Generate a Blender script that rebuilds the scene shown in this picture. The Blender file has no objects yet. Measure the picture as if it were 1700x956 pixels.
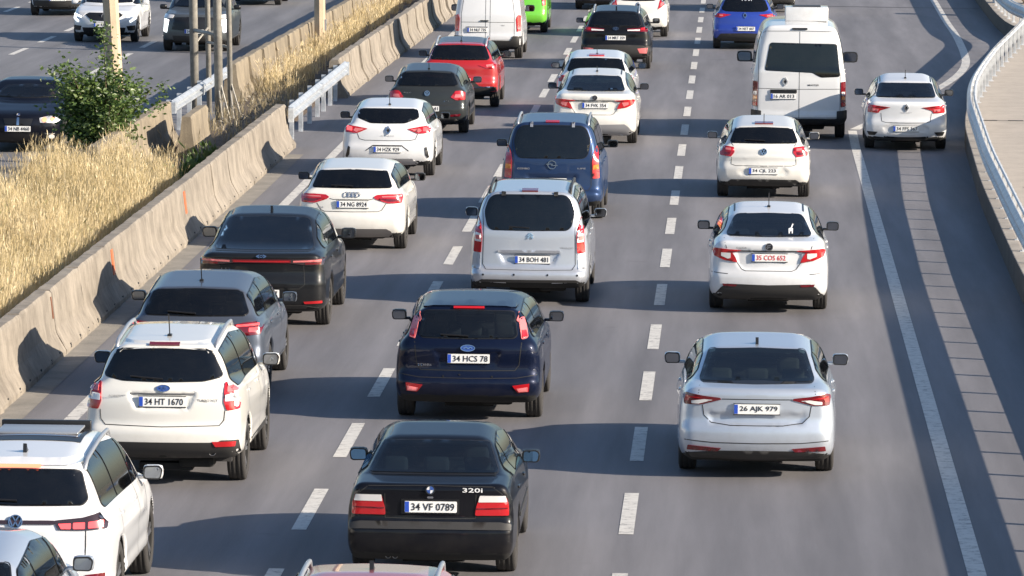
import bpy, bmesh, math, random
import numpy as np
from mathutils import Vector, Matrix
from mathutils.bvhtree import BVHTree
from mathutils.geometry import delaunay_2d_cdt

scene = bpy.context.scene
C = scene.collection
R = math.radians
rng = np.random.default_rng(7)
random.seed(7)

# ------------------------------------------------------------------ camera
CAM_F = 9060.0 / 1700.0          # focal length over image width (long telephoto from a footbridge)
cam_d = bpy.data.cameras.new('camera')
cam_d.sensor_fit = 'HORIZONTAL'; cam_d.sensor_width = 36.0; cam_d.lens = 36.0 * CAM_F
cam_d.clip_start = 1.0; cam_d.clip_end = 3000.0
cam = bpy.data.objects.new('camera', cam_d); C.objects.link(cam)
cam.matrix_world = Matrix(((0.9990973827, -0.0122068846, 0.0406867530, 1.1167),
                           (0.0416990621, 0.0991998741, -0.9941934285, 0.0),
                           (0.0080998836, 0.9949926517, 0.0996193502, 8.36),
                           (0, 0, 0, 1)))
scene.camera = cam

# ------------------------------------------------------------------ light
SUN_EL, SUN_BACK = R(23.0), R(20.0)      # sun low on the right, a little behind the camera
S = Vector((math.cos(SUN_EL) * math.cos(SUN_BACK), -math.cos(SUN_EL) * math.sin(SUN_BACK), math.sin(SUN_EL)))
world = bpy.data.worlds.new('World'); scene.world = world; world.use_nodes = True
wn = world.node_tree.nodes; wl = world.node_tree.links
sky = wn.new('ShaderNodeTexSky'); sky.sky_type = 'NISHITA'; sky.sun_disc = False
sky.sun_elevation = SUN_EL; sky.sun_rotation = R(90) + SUN_BACK
sky.altitude = 50; sky.air_density = 1.0; sky.dust_density = 1.2; sky.ozone_density = 3.0
bg = wn['Background']; wl.new(sky.outputs[0], bg.inputs[0]); bg.inputs[1].default_value = 0.078
sun_d = bpy.data.lights.new('sun', 'SUN'); sun_d.energy = 4.4; sun_d.angle = R(0.5); sun_d.color = (1.0, 0.88, 0.73)
sun = bpy.data.objects.new('sun', sun_d); C.objects.link(sun)
sun.rotation_euler = (-S).to_track_quat('-Z', 'Y').to_euler(); sun.location = S * 200
vs = scene.view_settings
vs.view_transform = 'Standard'; vs.look = 'None'; vs.gamma = 1.0; vs.use_curve_mapping = False
vs.exposure = 1.18

# ------------------------------------------------------------------ materials
MATS = {}
def principled(name, col, rough=0.5, metal=0.0, coat=0.0, spec=0.5, emit=None, es=0.0):
    m = bpy.data.materials.new(name); m.use_nodes = True
    b = m.node_tree.nodes['Principled BSDF']
    b.inputs['Base Color'].default_value = (*col, 1); b.inputs['Roughness'].default_value = rough
    b.inputs['Metallic'].default_value = metal; b.inputs['Coat Weight'].default_value = coat
    b.inputs['Coat Roughness'].default_value = 0.04; b.inputs['Specular IOR Level'].default_value = spec
    if emit: b.inputs['Emission Color'].default_value = (*emit, 1); b.inputs['Emission Strength'].default_value = es
    return m
def N(nt, typ, **kw):
    n = nt.nodes.new(typ)
    for k, v in kw.items():
        if k.startswith('i_'):
            key = k[2:].replace('_', ' ')
            n.inputs[int(key) if key.isdigit() else key].default_value = v
        else: setattr(n, k, v)
    return n
def ramp(nt, src, stops):
    r = nt.nodes.new('ShaderNodeValToRGB'); e = r.color_ramp.elements
    while len(e) > len(stops): e.remove(e[-1])
    while len(e) < len(stops): e.new(0.5)
    for a, (p, c) in zip(e, stops):
        a.position = p; a.color = (*c, 1) if len(c) == 3 else c
    nt.links.new(src, r.inputs[0]); return r
def mixc(nt, fac, a, b, blend='MIX'):
    m = nt.nodes.new('ShaderNodeMix'); m.data_type = 'RGBA'; m.blend_type = blend
    for idx, v in ((0, fac), (6, a), (7, b)):
        if hasattr(v, 'links'): nt.links.new(v, m.inputs[idx])
        elif idx == 0: m.inputs[0].default_value = v
        else: m.inputs[idx].default_value = (*v, 1)
    return m.outputs[2]
def coords(nt, scale=(1, 1, 1)):
    tc = nt.nodes.new('ShaderNodeTexCoord'); mp = nt.nodes.new('ShaderNodeMapping')
    mp.inputs['Scale'].default_value = scale; nt.links.new(tc.outputs['Object'], mp.inputs[0]); return mp.outputs[0]
def noise(nt, co, scale, detail=4, rough=0.55):
    n = N(nt, 'ShaderNodeTexNoise'); n.inputs['Scale'].default_value = scale
    n.inputs['Detail'].default_value = detail; n.inputs['Roughness'].default_value = rough
    nt.links.new(co, n.inputs['Vector']); return n.outputs[0]
def bump(nt, h, strength, dist, bsdf):
    b = nt.nodes.new('ShaderNodeBump'); b.inputs['Strength'].default_value = strength; b.inputs['Distance'].default_value = dist
    nt.links.new(h, b.inputs['Height']); nt.links.new(b.outputs[0], bsdf.inputs['Normal'])

def paint(col, metal=0.0, rough=0.38):
    key = ('paint', col, metal)
    if key in MATS: return MATS[key]
    dark = max(col) < .2
    m = principled('car_paint', col, rough, metal, coat=.5 if dark else 1.0, spec=.1 if dark else .5)
    nt = m.node_tree; b = nt.nodes['Principled BSDF']
    co = coords(nt)
    sep = nt.nodes.new('ShaderNodeSeparateXYZ'); nt.links.new(co, sep.inputs[0])
    # road dust gathers on the lower body, broken up by noise
    mr = N(nt, 'ShaderNodeMapRange'); mr.inputs[1].default_value = 0.25; mr.inputs[2].default_value = 0.85
    mr.inputs[3].default_value = 1.0; mr.inputs[4].default_value = 0.12
    nt.links.new(sep.outputs[2], mr.inputs[0])
    n1 = noise(nt, co, 3.0, 6, 0.7)
    r1 = ramp(nt, n1, [(0.35, (0, 0, 0)), (0.75, (1, 1, 1))])
    mu = nt.nodes.new('ShaderNodeMath'); mu.operation = 'MULTIPLY'
    nt.links.new(mr.outputs[0], mu.inputs[0]); nt.links.new(r1.outputs[0], mu.inputs[1])
    mu2 = nt.nodes.new('ShaderNodeMath'); mu2.operation = 'MULTIPLY'; mu2.inputs[1].default_value = 0.34 if max(col) > .4 else 0.07
    nt.links.new(mu.outputs[0], mu2.inputs[0])
    nt.links.new(mixc(nt, mu2.outputs[0], col, (0.23, 0.20, 0.16)), b.inputs['Base Color'])
    mr2 = N(nt, 'ShaderNodeMapRange'); mr2.inputs[3].default_value = 0.03; mr2.inputs[4].default_value = 0.05 if dark else 0.22
    nt.links.new(mu.outputs[0], mr2.inputs[0]); nt.links.new(mr2.outputs[0], b.inputs['Coat Roughness'])
    if not dark: bump(nt, noise(nt, co, 1.6, 2), 0.025, 0.02, b)
    MATS[key] = m; return m

def glass(tint, gloss=1.0):
    key = ('glass', tint)
    if key in MATS: return MATS[key]
    m = bpy.data.materials.new('tinted_glass'); m.use_nodes = True; nt = m.node_tree
    nt.nodes.remove(nt.nodes['Principled BSDF'])
    tr = nt.nodes.new('ShaderNodeBsdfTransparent'); tr.inputs[0].default_value = (*tint, 1)
    gl = nt.nodes.new('ShaderNodeBsdfGlossy'); gl.inputs['Roughness'].default_value = 0.03
    gl.inputs[0].default_value = (gloss, gloss, gloss, 1)
    fr = nt.nodes.new('ShaderNodeFresnel'); fr.inputs[0].default_value = 1.62
    ge = nt.nodes.new('ShaderNodeNewGeometry'); om = nt.nodes.new('ShaderNodeMath'); om.operation = 'SUBTRACT'; om.inputs[0].default_value = 1; nt.links.new(ge.outputs['Backfacing'], om.inputs[1])
    fm = nt.nodes.new('ShaderNodeMath'); fm.operation = 'MULTIPLY'; nt.links.new(fr.outputs[0], fm.inputs[0]); nt.links.new(om.outputs[0], fm.inputs[1])   # the inner face mirrors nothing
    df = nt.nodes.new('ShaderNodeBsdfDiffuse'); df.inputs[0].default_value = (0.10, 0.095, 0.085, 1)
    n1 = noise(nt, coords(nt), 2.5, 5, 0.7); r1 = ramp(nt, n1, [(0.3, (0.01,) * 3), (0.8, (0.06,) * 3)])
    mx0 = nt.nodes.new('ShaderNodeMixShader'); nt.links.new(r1.outputs[0], mx0.inputs[0])
    nt.links.new(tr.outputs[0], mx0.inputs[1]); nt.links.new(df.outputs[0], mx0.inputs[2])   # film of dust
    mx = nt.nodes.new('ShaderNodeMixShader'); nt.links.new(fm.outputs[0], mx.inputs[0])
    nt.links.new(mx0.outputs[0], mx.inputs[1]); nt.links.new(gl.outputs[0], mx.inputs[2])
    nt.links.new(mx.outputs[0], nt.nodes['Material Output'].inputs[0])
    MATS[key] = m; return m

def simple(key, *a, **k):
    if key not in MATS: MATS[key] = principled(key, *a, **k)
    return MATS[key]
def M(key):
    t = {
        'seal': ((0.012, 0.012, 0.013), 0.35), 'trim': ((0.028, 0.027, 0.026), 0.55), 'under': ((0.010, 0.010, 0.010), 0.9),
        'seam': ((0.012, 0.012, 0.012), 0.7), 'rim': ((0.52, 0.53, 0.55), 0.28, 0.9), 'rimdark': ((0.10, 0.10, 0.11), 0.35, 0.7),
        'red': ((0.42, 0.008, 0.012), 0.22, 0, 1.0), 'reddark': ((0.13, 0.004, 0.008), 0.2, 0, 1.0), 'redpale': ((0.62, 0.16, 0.16), 0.2, 0, 1.0),
        'white': ((0.72, 0.70, 0.68), 0.18, 0.1, 1.0), 'amber': ((0.62, 0.20, 0.03), 0.2, 0, 1.0), 'smoke': ((0.035, 0.02, 0.022), 0.15, 0, 1.0),
        'plate': ((0.78, 0.78, 0.76), 0.4), 'plateblue': ((0.02, 0.07, 0.42), 0.4), 'ink': ((0.015, 0.015, 0.02), 0.6), 'inkred': ((0.60, 0.03, 0.03), 0.5),
        'chrome': ((0.75, 0.76, 0.78), 0.12, 1.0), 'grey': ((0.35, 0.35, 0.36), 0.45, 0.5), 'mirror': ((0.26, 0.28, 0.31), 0.03, 1.0),
        'bluemirror': ((0.25, 0.5, 0.8), 0.02, 1.0), 'interior': ((0.035, 0.034, 0.036), 0.8), 'seatcloth': ((0.06, 0.06, 0.065), 0.85), 'seatpale': ((0.20, 0.19, 0.17), 0.85),
        'fordblue': ((0.03, 0.07, 0.25), 0.3), 'skin': ((0.55, 0.31, 0.22), 0.55), 'shirt': ((0.05, 0.07, 0.06), 0.9), 'hair': ((0.02, 0.015, 0.01), 0.7),
        'sticker': ((0.75, 0.75, 0.75), 0.5), 'silverplastic': ((0.42, 0.43, 0.45), 0.35, 0.6), 'pipe': ((0.30, 0.29, 0.28), 0.35, 0.9),
        'tyre': ((0.030, 0.028, 0.027), 0.85), 'beige': ((0.5, 0.45, 0.36), 0.8),
    }[key]
    return simple(key, *t)
def Mlit(key, col, e):
    if key not in MATS: MATS[key] = principled(key, (0.45, 0.02, 0.02), 0.25, 0, 1.0, emit=col, es=e)
    return MATS[key]
def MM(key):
    if not isinstance(key, str): return key
    if key == 'redlit': return Mlit('redlit', (1.0, 0.10, 0.10), 0.9)
    if key == 'whitelit': return Mlit('whitelit', (0.85, 0.95, 1.0), 2.2)
    if key == 'amberlit': return Mlit('amberlit', (1.0, 0.55, 0.25), .7)
    return M(key)

# ------------------------------------------------------------------ objects
def link(o, parent=None):
    C.objects.link(o)
    if parent is not None: o.parent = parent
    return o
def mesh_obj(name, verts, faces, mats, parent=None, smooth=False, fm=None, loc=None):
    me = bpy.data.meshes.new(name); me.from_pydata([tuple(v) for v in verts], [], [tuple(f) for f in faces])
    if not isinstance(mats, (list, tuple)): mats = [mats]
    for m in mats: me.materials.append(MM(m))
    if smooth: me.polygons.foreach_set('use_smooth', [True] * len(me.polygons))
    if fm is not None: me.polygons.foreach_set('material_index', list(fm))
    me.update()
    o = link(bpy.data.objects.new(name, me), parent)
    if loc is not None: o.location = loc
    return o
def data_obj(name, me, parent=None, loc=None, rot=None):
    o = link(bpy.data.objects.new(name, me), parent)
    if loc is not None: o.location = loc
    if rot is not None: o.rotation_euler = rot
    return o
def tag(o, label=None, cat=None, group=None, kind=None):
    for k, v in (('label', label), ('category', cat), ('group', group), ('kind', kind)):
        if v: o[k] = v
    return o
def empty(name, loc=(0, 0, 0), rz=0.0, label=None, cat=None, group=None):
    o = link(bpy.data.objects.new(name, None)); o.location = loc; o.rotation_euler = (0, 0, rz)
    o.empty_display_size = 0.2
    return tag(o, label, cat, group)
class MB:                                   # small mesh builder
    def __init__(s): s.v = []; s.f = []; s.m = []
    def add(s, v, f, m=0):
        b = len(s.v); s.v += [tuple(p) for p in v]; s.f += [tuple(i + b for i in q) for q in f]; s.m += [m] * len(f); return s
    def box(s, x0, x1, y0, y1, z0, z1, m=0, bev=0.0):
        if bev <= 0:
            v = [(x, y, z) for x in (x0, x1) for y in (y0, y1) for z in (z0, z1)]
            return s.add(v, [(0, 1, 3, 2), (4, 6, 7, 5), (0, 4, 5, 1), (2, 3, 7, 6), (0, 2, 6, 4), (1, 5, 7, 3)], m)
        bm = bmesh.new(); bmesh.ops.create_cube(bm, size=1.0)
        for q in bm.verts: q.co = Vector(((x0 + x1) / 2 + q.co.x * (x1 - x0), (y0 + y1) / 2 + q.co.y * (y1 - y0), (z0 + z1) / 2 + q.co.z * (z1 - z0)))
        bmesh.ops.bevel(bm, geom=bm.edges[:], offset=bev, segments=2, affect='EDGES', profile=0.6)
        bm.verts.index_update()
        s.add([q.co[:] for q in bm.verts], [[q.index for q in f.verts] for f in bm.faces], m); bm.free(); return s
    def tube(s, pts, rad, seg=8, m=0, caps=True):
        pts = [Vector(p) for p in pts]; n = len(pts)
        rads = rad if isinstance(rad, (list, tuple)) else [rad] * n
        rings = []; ref = None
        for i, p in enumerate(pts):
            t = (pts[min(i + 1, n - 1)] - pts[max(i - 1, 0)]).normalized()
            a = t.orthogonal() if ref is None else (ref - t * ref.dot(t))
            if a.length < 1e-5: a = t.orthogonal()
            a.normalize(); ref = a; b = t.cross(a)
            rings.append([p + (a * math.cos(2 * math.pi * k / seg) + b * math.sin(2 * math.pi * k / seg)) * rads[i] for k in range(seg)])
        v = [q for r_ in rings for q in r_]
        f = [(i * seg + k, i * seg + (k + 1) % seg, (i + 1) * seg + (k + 1) % seg, (i + 1) * seg + k) for i in range(n - 1) for k in range(seg)]
        if caps: f += [tuple(range(seg))[::-1], tuple((n - 1) * seg + k for k in range(seg))]
        return s.add(v, f, m)
    def lathe_x(s, prof, seg=28, m=0):       # profile (x, r) revolved about the x axis
        v = [(x, r_ * math.cos(2 * math.pi * k / seg), r_ * math.sin(2 * math.pi * k / seg)) for x, r_ in prof for k in range(seg)]
        f = [(i * seg + k, (i + 1) * seg + k, (i + 1) * seg + (k + 1) % seg, i * seg + (k + 1) % seg) for i in range(len(prof) - 1) for k in range(seg)]
        return s.add(v, f, m)
    def prism(s, poly, ax, a0, a1, m=0):     # 2d polygon extruded along axis ax
        n = len(poly)
        def P(p, a):
            q = list(p); q.insert(ax, a); return q
        v = [P(p, a0) for p in poly] + [P(p, a1) for p in poly]
        f = [tuple(range(n)), tuple(range(2 * n - 1, n - 1, -1))] + [(i, i + n, (i + 1) % n + n, (i + 1) % n) for i in range(n)]
        return s.add(v, f, m)
    def data(s, name, mats, smooth=False):
        me = bpy.data.meshes.new(name); me.from_pydata(s.v, [], s.f)
        if not isinstance(mats, (list, tuple)): mats = [mats]
        for m in mats: me.materials.append(MM(m))
        me.polygons.foreach_set('material_index', s.m)
        if smooth: me.polygons.foreach_set('use_smooth', [True] * len(me.polygons))
        bm = bmesh.new(); bm.from_mesh(me); bmesh.ops.recalc_face_normals(bm, faces=bm.faces[:]); bm.to_mesh(me); bm.free()
        me.update(); return me
    def obj(s, name, mats, parent=None, smooth=False, loc=None):
        return data_obj(name, s.data(name, mats, smooth), parent, loc)

# ------------------------------------------------------------------ 2d helpers
def mirror_half(h):                         # right half outline from the top centre to the bottom centre
    return list(h) + [(-x, z) for x, z in reversed(h) if abs(x) > 1e-6]
def round_poly(p, rad, n=4, closed=True):
    p = [np.array(q, float) for q in p]; out = []; L = len(p)
    for i in range(L):
        if not closed and i in (0, L - 1): out.append(tuple(p[i])); continue
        a, b, c = p[i - 1], p[i], p[(i + 1) % L]
        la, lc = np.linalg.norm(a - b), np.linalg.norm(c - b)
        d = min(rad, .48 * la, .48 * lc)
        if d < 1e-4 or la < 1e-6 or lc < 1e-6: out.append(tuple(b)); continue
        s0 = b + (a - b) / la * d; s1 = b + (c - b) / lc * d
        for k in range(n + 1):
            t = k / n; out.append(tuple((1 - t) ** 2 * s0 + 2 * t * (1 - t) * b + t * t * s1))
    return out
def poly_area(p): return .5 * sum(p[i - 1][0] * p[i][1] - p[i][0] * p[i - 1][1] for i in range(len(p)))
def offset_poly(p, d):                       # grow (+) or shrink (-)
    p = [q for i, q in enumerate(p) if math.dist(q, p[i - 1]) > 1e-5]
    sg = 1 if poly_area(p) > 0 else -1; out = []; n = len(p)
    for i in range(n):
        a, b, c = p[i - 1], p[i], p[(i + 1) % n]
        def nr(u, v):
            dx, dy = v[0] - u[0], v[1] - u[1]; l = math.hypot(dx, dy) or 1; return (dy / l * sg, -dx / l * sg)
        n1, n2 = nr(a, b), nr(b, c); mx, my = n1[0] + n2[0], n1[1] + n2[1]
        k = d / max(.35, (1 + n1[0] * n2[0] + n1[1] * n2[1])); out.append((b[0] + mx * k, b[1] + my * k))
    return out
def inside(poly, X, Y):
    px = np.array([p[0] for p in poly]); py = np.array([p[1] for p in poly]); r_ = np.zeros(np.shape(X), bool)
    for i in range(len(poly)):
        x0, y0, x1, y1 = px[i - 1], py[i - 1], px[i], py[i]
        if y0 == y1: continue
        r_ ^= ((y0 > Y) != (y1 > Y)) & (X < (x1 - x0) * (Y - y0) / (y1 - y0) + x0)
    return r_
def poly_sdf(poly, X, Y):
    d = np.full(X.shape, 1e9)
    for i in range(len(poly)):
        ax, ay = poly[i - 1]; bx, by = poly[i]; ex, ey = bx - ax, by - ay; l = ex * ex + ey * ey
        if l < 1e-12: continue
        wx, wy = X - ax, Y - ay; t = np.clip((wx * ex + wy * ey) / l, 0, 1)
        d = np.minimum(d, (wx - ex * t) ** 2 + (wy - ey * t) ** 2)
    return np.sqrt(d) * np.where(inside(poly, X, Y), -1, 1)
def resample(p, step, closed=True):
    out = []; n = len(p)
    for i in range(n if closed else n - 1):
        a, b = p[i], p[(i + 1) % n]; k = max(1, int(math.ceil(math.dist(a, b) / step)))
        out += [(a[0] + (b[0] - a[0]) * j / k, a[1] + (b[1] - a[1]) * j / k) for j in range(k)]
    if not closed: out.append(tuple(p[-1]))
    return out
def clip_poly(p, axis, lo, hi):
    for lim, sg in ((lo, 1), (hi, -1)):
        out = []
        for i in range(len(p)):
            a, b = p[i - 1], p[i]; ia, ib = (a[axis] - lim) * sg >= 0, (b[axis] - lim) * sg >= 0
            if ia != ib:
                t = (lim - a[axis]) / (b[axis] - a[axis]); out.append((a[0] + (b[0] - a[0]) * t, a[1] + (b[1] - a[1]) * t))
            if ib: out.append(b)
        p = out
    return p

# ------------------------------------------------------------------ smooth solids (surface nets)
def smax(a, b, k):
    h = np.maximum(k - np.abs(a - b), 0) / k; return np.maximum(a, b) + h * h * k * .25
def smin(a, b, k): return -smax(-a, -b, k)
def surface_nets(fn, lo, hi, h, newton=3):
    ax = [np.arange(l, u + h, h) for l, u in zip(lo, hi)]
    n = [len(a) for a in ax]
    X, Y, Z = np.meshgrid(*ax, indexing='ij'); f = fn(X, Y, Z); s = f < 0
    cor = [(i, j, k) for i in (0, 1) for j in (0, 1) for k in (0, 1)]
    sl = lambda c: tuple(slice(c[d], n[d] - 1 + c[d]) for d in range(3))
    cnt = np.zeros([m - 1 for m in n]); acc = np.zeros([m - 1 for m in n] + [3])
    for a in cor:
        for d in range(3):
            if a[d] == 0:
                b = list(a); b[d] = 1
                fa, fb = f[sl(a)], f[sl(b)]; msk = (fa < 0) != (fb < 0)
                t = np.where(msk, fa / np.where(msk, fa - fb, 1), 0)
                for e in range(3):
                    acc[..., e] += np.where(msk, a[e] + (t if e == d else 0), 0)
                cnt += msk
    act = cnt > 0; idx = -np.ones(act.shape, int); idx[act] = np.arange(act.sum())
    ijk = np.argwhere(act); P = np.array([a[0] for a in ax]) + (ijk + acc[act] / cnt[act][:, None]) * h
    F = []
    for d in range(3):
        e, g = (d + 1) % 3, (d + 2) % 3
        s0 = [slice(1, -1)] * 3; s0[d] = slice(0, -1); s1 = list(s0); s1[d] = slice(1, None)
        A, B = s[tuple(s0)], s[tuple(s1)]
        q = np.argwhere(A != B); inn = A[A != B]
        q[:, e] += 1; q[:, g] += 1
        def at(de, dg):
            w = q.copy(); w[:, e] += de; w[:, g] += dg; return idx[w[:, 0], w[:, 1], w[:, 2]]
        quad = np.stack([at(-1, -1), at(0, -1), at(0, 0), at(-1, 0)], 1)
        quad[~inn] = quad[~inn][:, ::-1]; F.append(quad)
    F = np.concatenate(F)
    for _ in range(newton):
        e = .008; v = fn(P[:, 0], P[:, 1], P[:, 2])
        g = np.stack([fn(P[:, 0] + e * (d == 0), P[:, 1] + e * (d == 1), P[:, 2] + e * (d == 2)) - v for d in range(3)], 1) / e
        st = v[:, None] * g / np.maximum((g * g).sum(1), .15)[:, None]
        P -= np.clip(st, -h * .6, h * .6)
    return P, F

# ------------------------------------------------------------------ vehicles
_txt = {}
def text_data(s, w, h, mat, thick=0.002):
    key = (s, w, h, mat)
    if key in _txt: return _txt[key]
    cu = bpy.data.curves.new('t', 'FONT'); cu.body = s; cu.resolution_u = 2; cu.size = 1.0; cu.offset = .012
    ob = bpy.data.objects.new('t', cu); C.objects.link(ob)
    bpy.context.view_layer.update()
    dg = bpy.context.evaluated_depsgraph_get()
    me = bpy.data.meshes.new_from_object(ob.evaluated_get(dg)); bpy.data.objects.remove(ob)
    co = np.empty(len(me.vertices) * 3); me.vertices.foreach_get('co', co); co = co.reshape(-1, 3)
    lo, hi = co.min(0), co.max(0); sz = np.maximum(hi - lo, 1e-4); c = (lo + hi) / 2
    x = (co[:, 0] - c[0]) / sz[0] * w; z = (co[:, 1] - c[1]) / sz[1] * h
    me.vertices.foreach_set('co', np.stack([x, 0 * x, z], 1).ravel()); me.materials.clear(); me.materials.append(MM(mat)); me.update()
    me.name = 'lettering'; _txt[key] = me; return me

def ellipse(cx, cz, rx, rz, n=20): return [(cx + rx * math.cos(2 * math.pi * k / n), cz + rz * math.sin(2 * math.pi * k / n)) for k in range(n)]
def ring_mb(mb, rx, rz, w, m=0, n=22, cx=0, y0=-.006, y1=.0):
    o, i = ellipse(cx, 0, rx, rz, n), ellipse(cx, 0, rx - w, rz - w, n)
    v = [(x, y0, z) for x, z in o] + [(x, y0, z) for x, z in i] + [(x, y1, z) for x, z in o] + [(x, y1, z) for x, z in i]
    f = []
    for k in range(n):
        j = (k + 1) % n; f += [(k, j, n + j, n + k), (k, 2 * n + k, 2 * n + j, j), (n + k, n + j, 3 * n + j, 3 * n + k)]
    mb.add(v, f, m)
def stroke(mb, pts, w, m=0, y0=-.007, y1=0):
    for a, b in zip(pts[:-1], pts[1:]):
        dx, dz = b[0] - a[0], b[1] - a[1]; l = math.hypot(dx, dz); nx, nz = -dz / l * w / 2, dx / l * w / 2
        mb.prism([(a[0] + nx, a[1] + nz), (b[0] + nx, b[1] + nz), (b[0] - nx, b[1] - nz), (a[0] - nx, a[1] - nz)], 1, y0, y1, m)
_emb = {}
def emblem_data(kind):
    if kind in _emb: return _emb[kind]
    mb = MB(); mats = ['chrome', 'seal', 'fordblue', 'white']
    disc = lambda rx, rz, m, y0=-.004: mb.prism(ellipse(0, 0, rx, rz, 20), 1, y0, 0, m)
    if kind == 'vw':
        disc(.058, .058, 1); ring_mb(mb, .062, .062, .009, 0, y0=-.009)
        stroke(mb, [(-.026, .046), (0, .004), (.026, .046)], .010, 0); stroke(mb, [(-.05, .02), (-.024, -.044), (0, -.002), (.024, -.044), (.05, .02)], .010, 0)
    elif kind == 'diamond':
        stroke(mb, [(0, .085), (.055, 0), (0, -.085), (-.055, 0), (0, .085)], .020, 0); mb.prism([(0, .05), (.034, 0), (0, -.05), (-.034, 0)], 1, -.003, 0, 1)
    elif kind == 'oval':
        disc(.082, .036, 2); ring_mb(mb, .086, .040, .007, 0); stroke(mb, [(-.05, -.004), (-.02, .012), (.0, -.008), (.03, .010), (.05, -.004)], .009, 0)
    elif kind == 'roundel':
        disc(.042, .042, 3, -.004); ring_mb(mb, .046, .046, .012, 1, y0=-.007)
        for a in (0, math.pi):
            mb.prism([(0, 0)] + [(.034 * math.cos(a + t * math.pi / 10), .034 * math.sin(a + t * math.pi / 10)) for t in range(6)], 1, -.007, -.004, 2)
    elif kind == 'stars':
        disc(.078, .040, 2); ring_mb(mb, .082, .044, .007, 0)
        for x, z, q in ((-.03, .008, .022), (.01, .01, .013), (.03, -.004, .013), (-.002, -.016, .012), (.022, .02, .012)):
            stroke(mb, [(x - q, z), (x + q, z)], .006, 0, -.009); stroke(mb, [(x, z - q * .6), (x, z + q * .6)], .005, 0, -.009)
    elif kind == 'rings4':
        for k in range(4): ring_mb(mb, .046, .046, .008, 0, 16, (k - 1.5) * .062, y0=-.006 - .0006 * k)
    elif kind == 'chevrons':
        for z in (-.01, .038): stroke(mb, [(-.055, z - .045), (0, z + .015), (.055, z - .045)], .022, 0)
    elif kind == 'bolt':
        ring_mb(mb, .068, .068, .012, 0); stroke(mb, [(-.085, .008), (.015, .012), (-.015, -.012), (.085, -.008)], .013, 0)
    elif kind == 'ovals':
        ring_mb(mb, .066, .045, .008, 0); ring_mb(mb, .022, .043, .007, 0, y0=-.007); ring_mb(mb, .045, .018, .007, 0, y0=-.0075)
    elif kind == 'wings':
        ring_mb(mb, .045, .045, .012, 0); mb.prism(ellipse(0, 0, .03, .03, 14), 1, -.003, 0, 1)
        stroke(mb, [(-.02, -.018), (.0, .02), (.022, .012)], .012, 0)
    elif kind == 'fcircle':
        disc(.056, .056, 1); ring_mb(mb, .060, .060, .011, 0); stroke(mb, [(.028, .026), (-.02, .026), (-.02, -.03)], .013, 0); stroke(mb, [(-.02, 0), (.02, 0)], .012, 0)
    elif kind == 'sbadge':
        stroke(mb, [(.05, .05), (-.035, .03), (.04, -.02), (-.05, -.05)], .022, 0)
    elif kind == 'arrowpair':
        stroke(mb, [(-.085, 0), (-.03, .028), (-.055, 0), (-.03, -.028), (-.085, 0)], .012, 0)
        stroke(mb, [(.085, 0), (.03, .028), (.055, 0), (.03, -.028), (.085, 0)], .012, 0); ring_mb(mb, .025, .025, .009, 0)
    elif kind == 'lion':
        mb.prism([(-.03, .05), (.03, .05), (.04, .0), (0, -.055), (-.04, 0)], 1, -.006, 0, 0)
    _emb[kind] = mb.data('emblem', mats); return _emb[kind]

_wheel = {}
def wheel_data(rw, w, dark):
    key = (rw, w, dark)
    if key in _wheel: return _wheel[key]
    rr = rw * .70
    t = MB(); h = w / 2
    t.lathe_x([(-h * .82, rr * .96), (-h * .98, rr * 1.06), (-h, rr * 1.2), (-h * .86, rw * .985), (-h * .55, rw * .998), (-h * .5, rw * .982), (-h * .42, rw), (-.1 * h, rw), (-.04 * h, rw * .982), (.04 * h, rw * .982), (.1 * h, rw), (h * .42, rw), (h * .5, rw * .982), (h * .55, rw * .998), (h * .86, rw * .985), (h, rr * 1.2), (h * .98, rr * 1.06), (h * .82, rr * .96), (-h * .82, rr * .96)], 32)
    td = t.data('wheel', 'tyre', True)
    r_ = MB()
    r_.lathe_x([(-h * .7, rr * .95), (h * .80, rr * .97), (h * .86, rr * .99), (h * .84, rr * .93), (h * .3, rr * .88), (h * .15, rr * .3), (h * .15, .0)], 28, 1)
    r_.lathe_x([(h * .3, rr * .23), (h * .72, rr * .2), (h * .76, 0.0)], 14, 0)
    for k in range(5):
        a = 2 * math.pi * k / 5
        for da in (-.16, .16):
            c, s = math.cos(a + da), math.sin(a + da); c0, s0 = math.cos(a + da * .5), math.sin(a + da * .5); wv = .075 * rr
            P = [(h * .66, rr * .15, 0), (h * .80, rr * .93, 0)]
            q = []
            for (x, rad, _), (cc, ss) in zip(P, ((c0, s0), (c, s))):
                for sg in (-1, 1):
                    for dx in (0, -.03): q.append((x + dx, rad * cc - sg * wv * ss, rad * ss + sg * wv * cc))
            r_.add(q, [(0, 2, 6, 4), (1, 5, 7, 3), (0, 4, 5, 1), (2, 3, 7, 6), (0, 1, 3, 2), (4, 6, 7, 5)], 0)
    rd = r_.data('rim', ['rimdark' if dark else 'rim', 'under'], False)
    _wheel[key] = (td, rd); return td, rd
_sh = {}
def shared(key, fn):
    if key not in _sh: _sh[key] = fn()
    return _sh[key]
def seat_data(mat): return shared(('seat', mat), lambda: MB().box(-.24, .24, -.02, .50, .28, .46, 0, .05).box(-.24, .24, -.12, .04, .40, .98, 0, .06).data('seat', mat, True))
def head_data(mat): return shared(('head', mat), lambda: MB().box(-.13, .13, -.06, .05, 1.0, 1.19, 0, .045).box(-.07, -.05, -.02, 0, .92, 1.02).box(.05, .07, -.02, 0, .92, 1.02).data('headrest', mat, True))
def bench_data(mat): return shared(('bench', mat), lambda: MB().box(-.62, .62, -.02, .48, .30, .46, 0, .05).box(-.62, .62, -.13, .04, .40, .96, 0, .06).data('rear_seat', mat, True))
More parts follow.
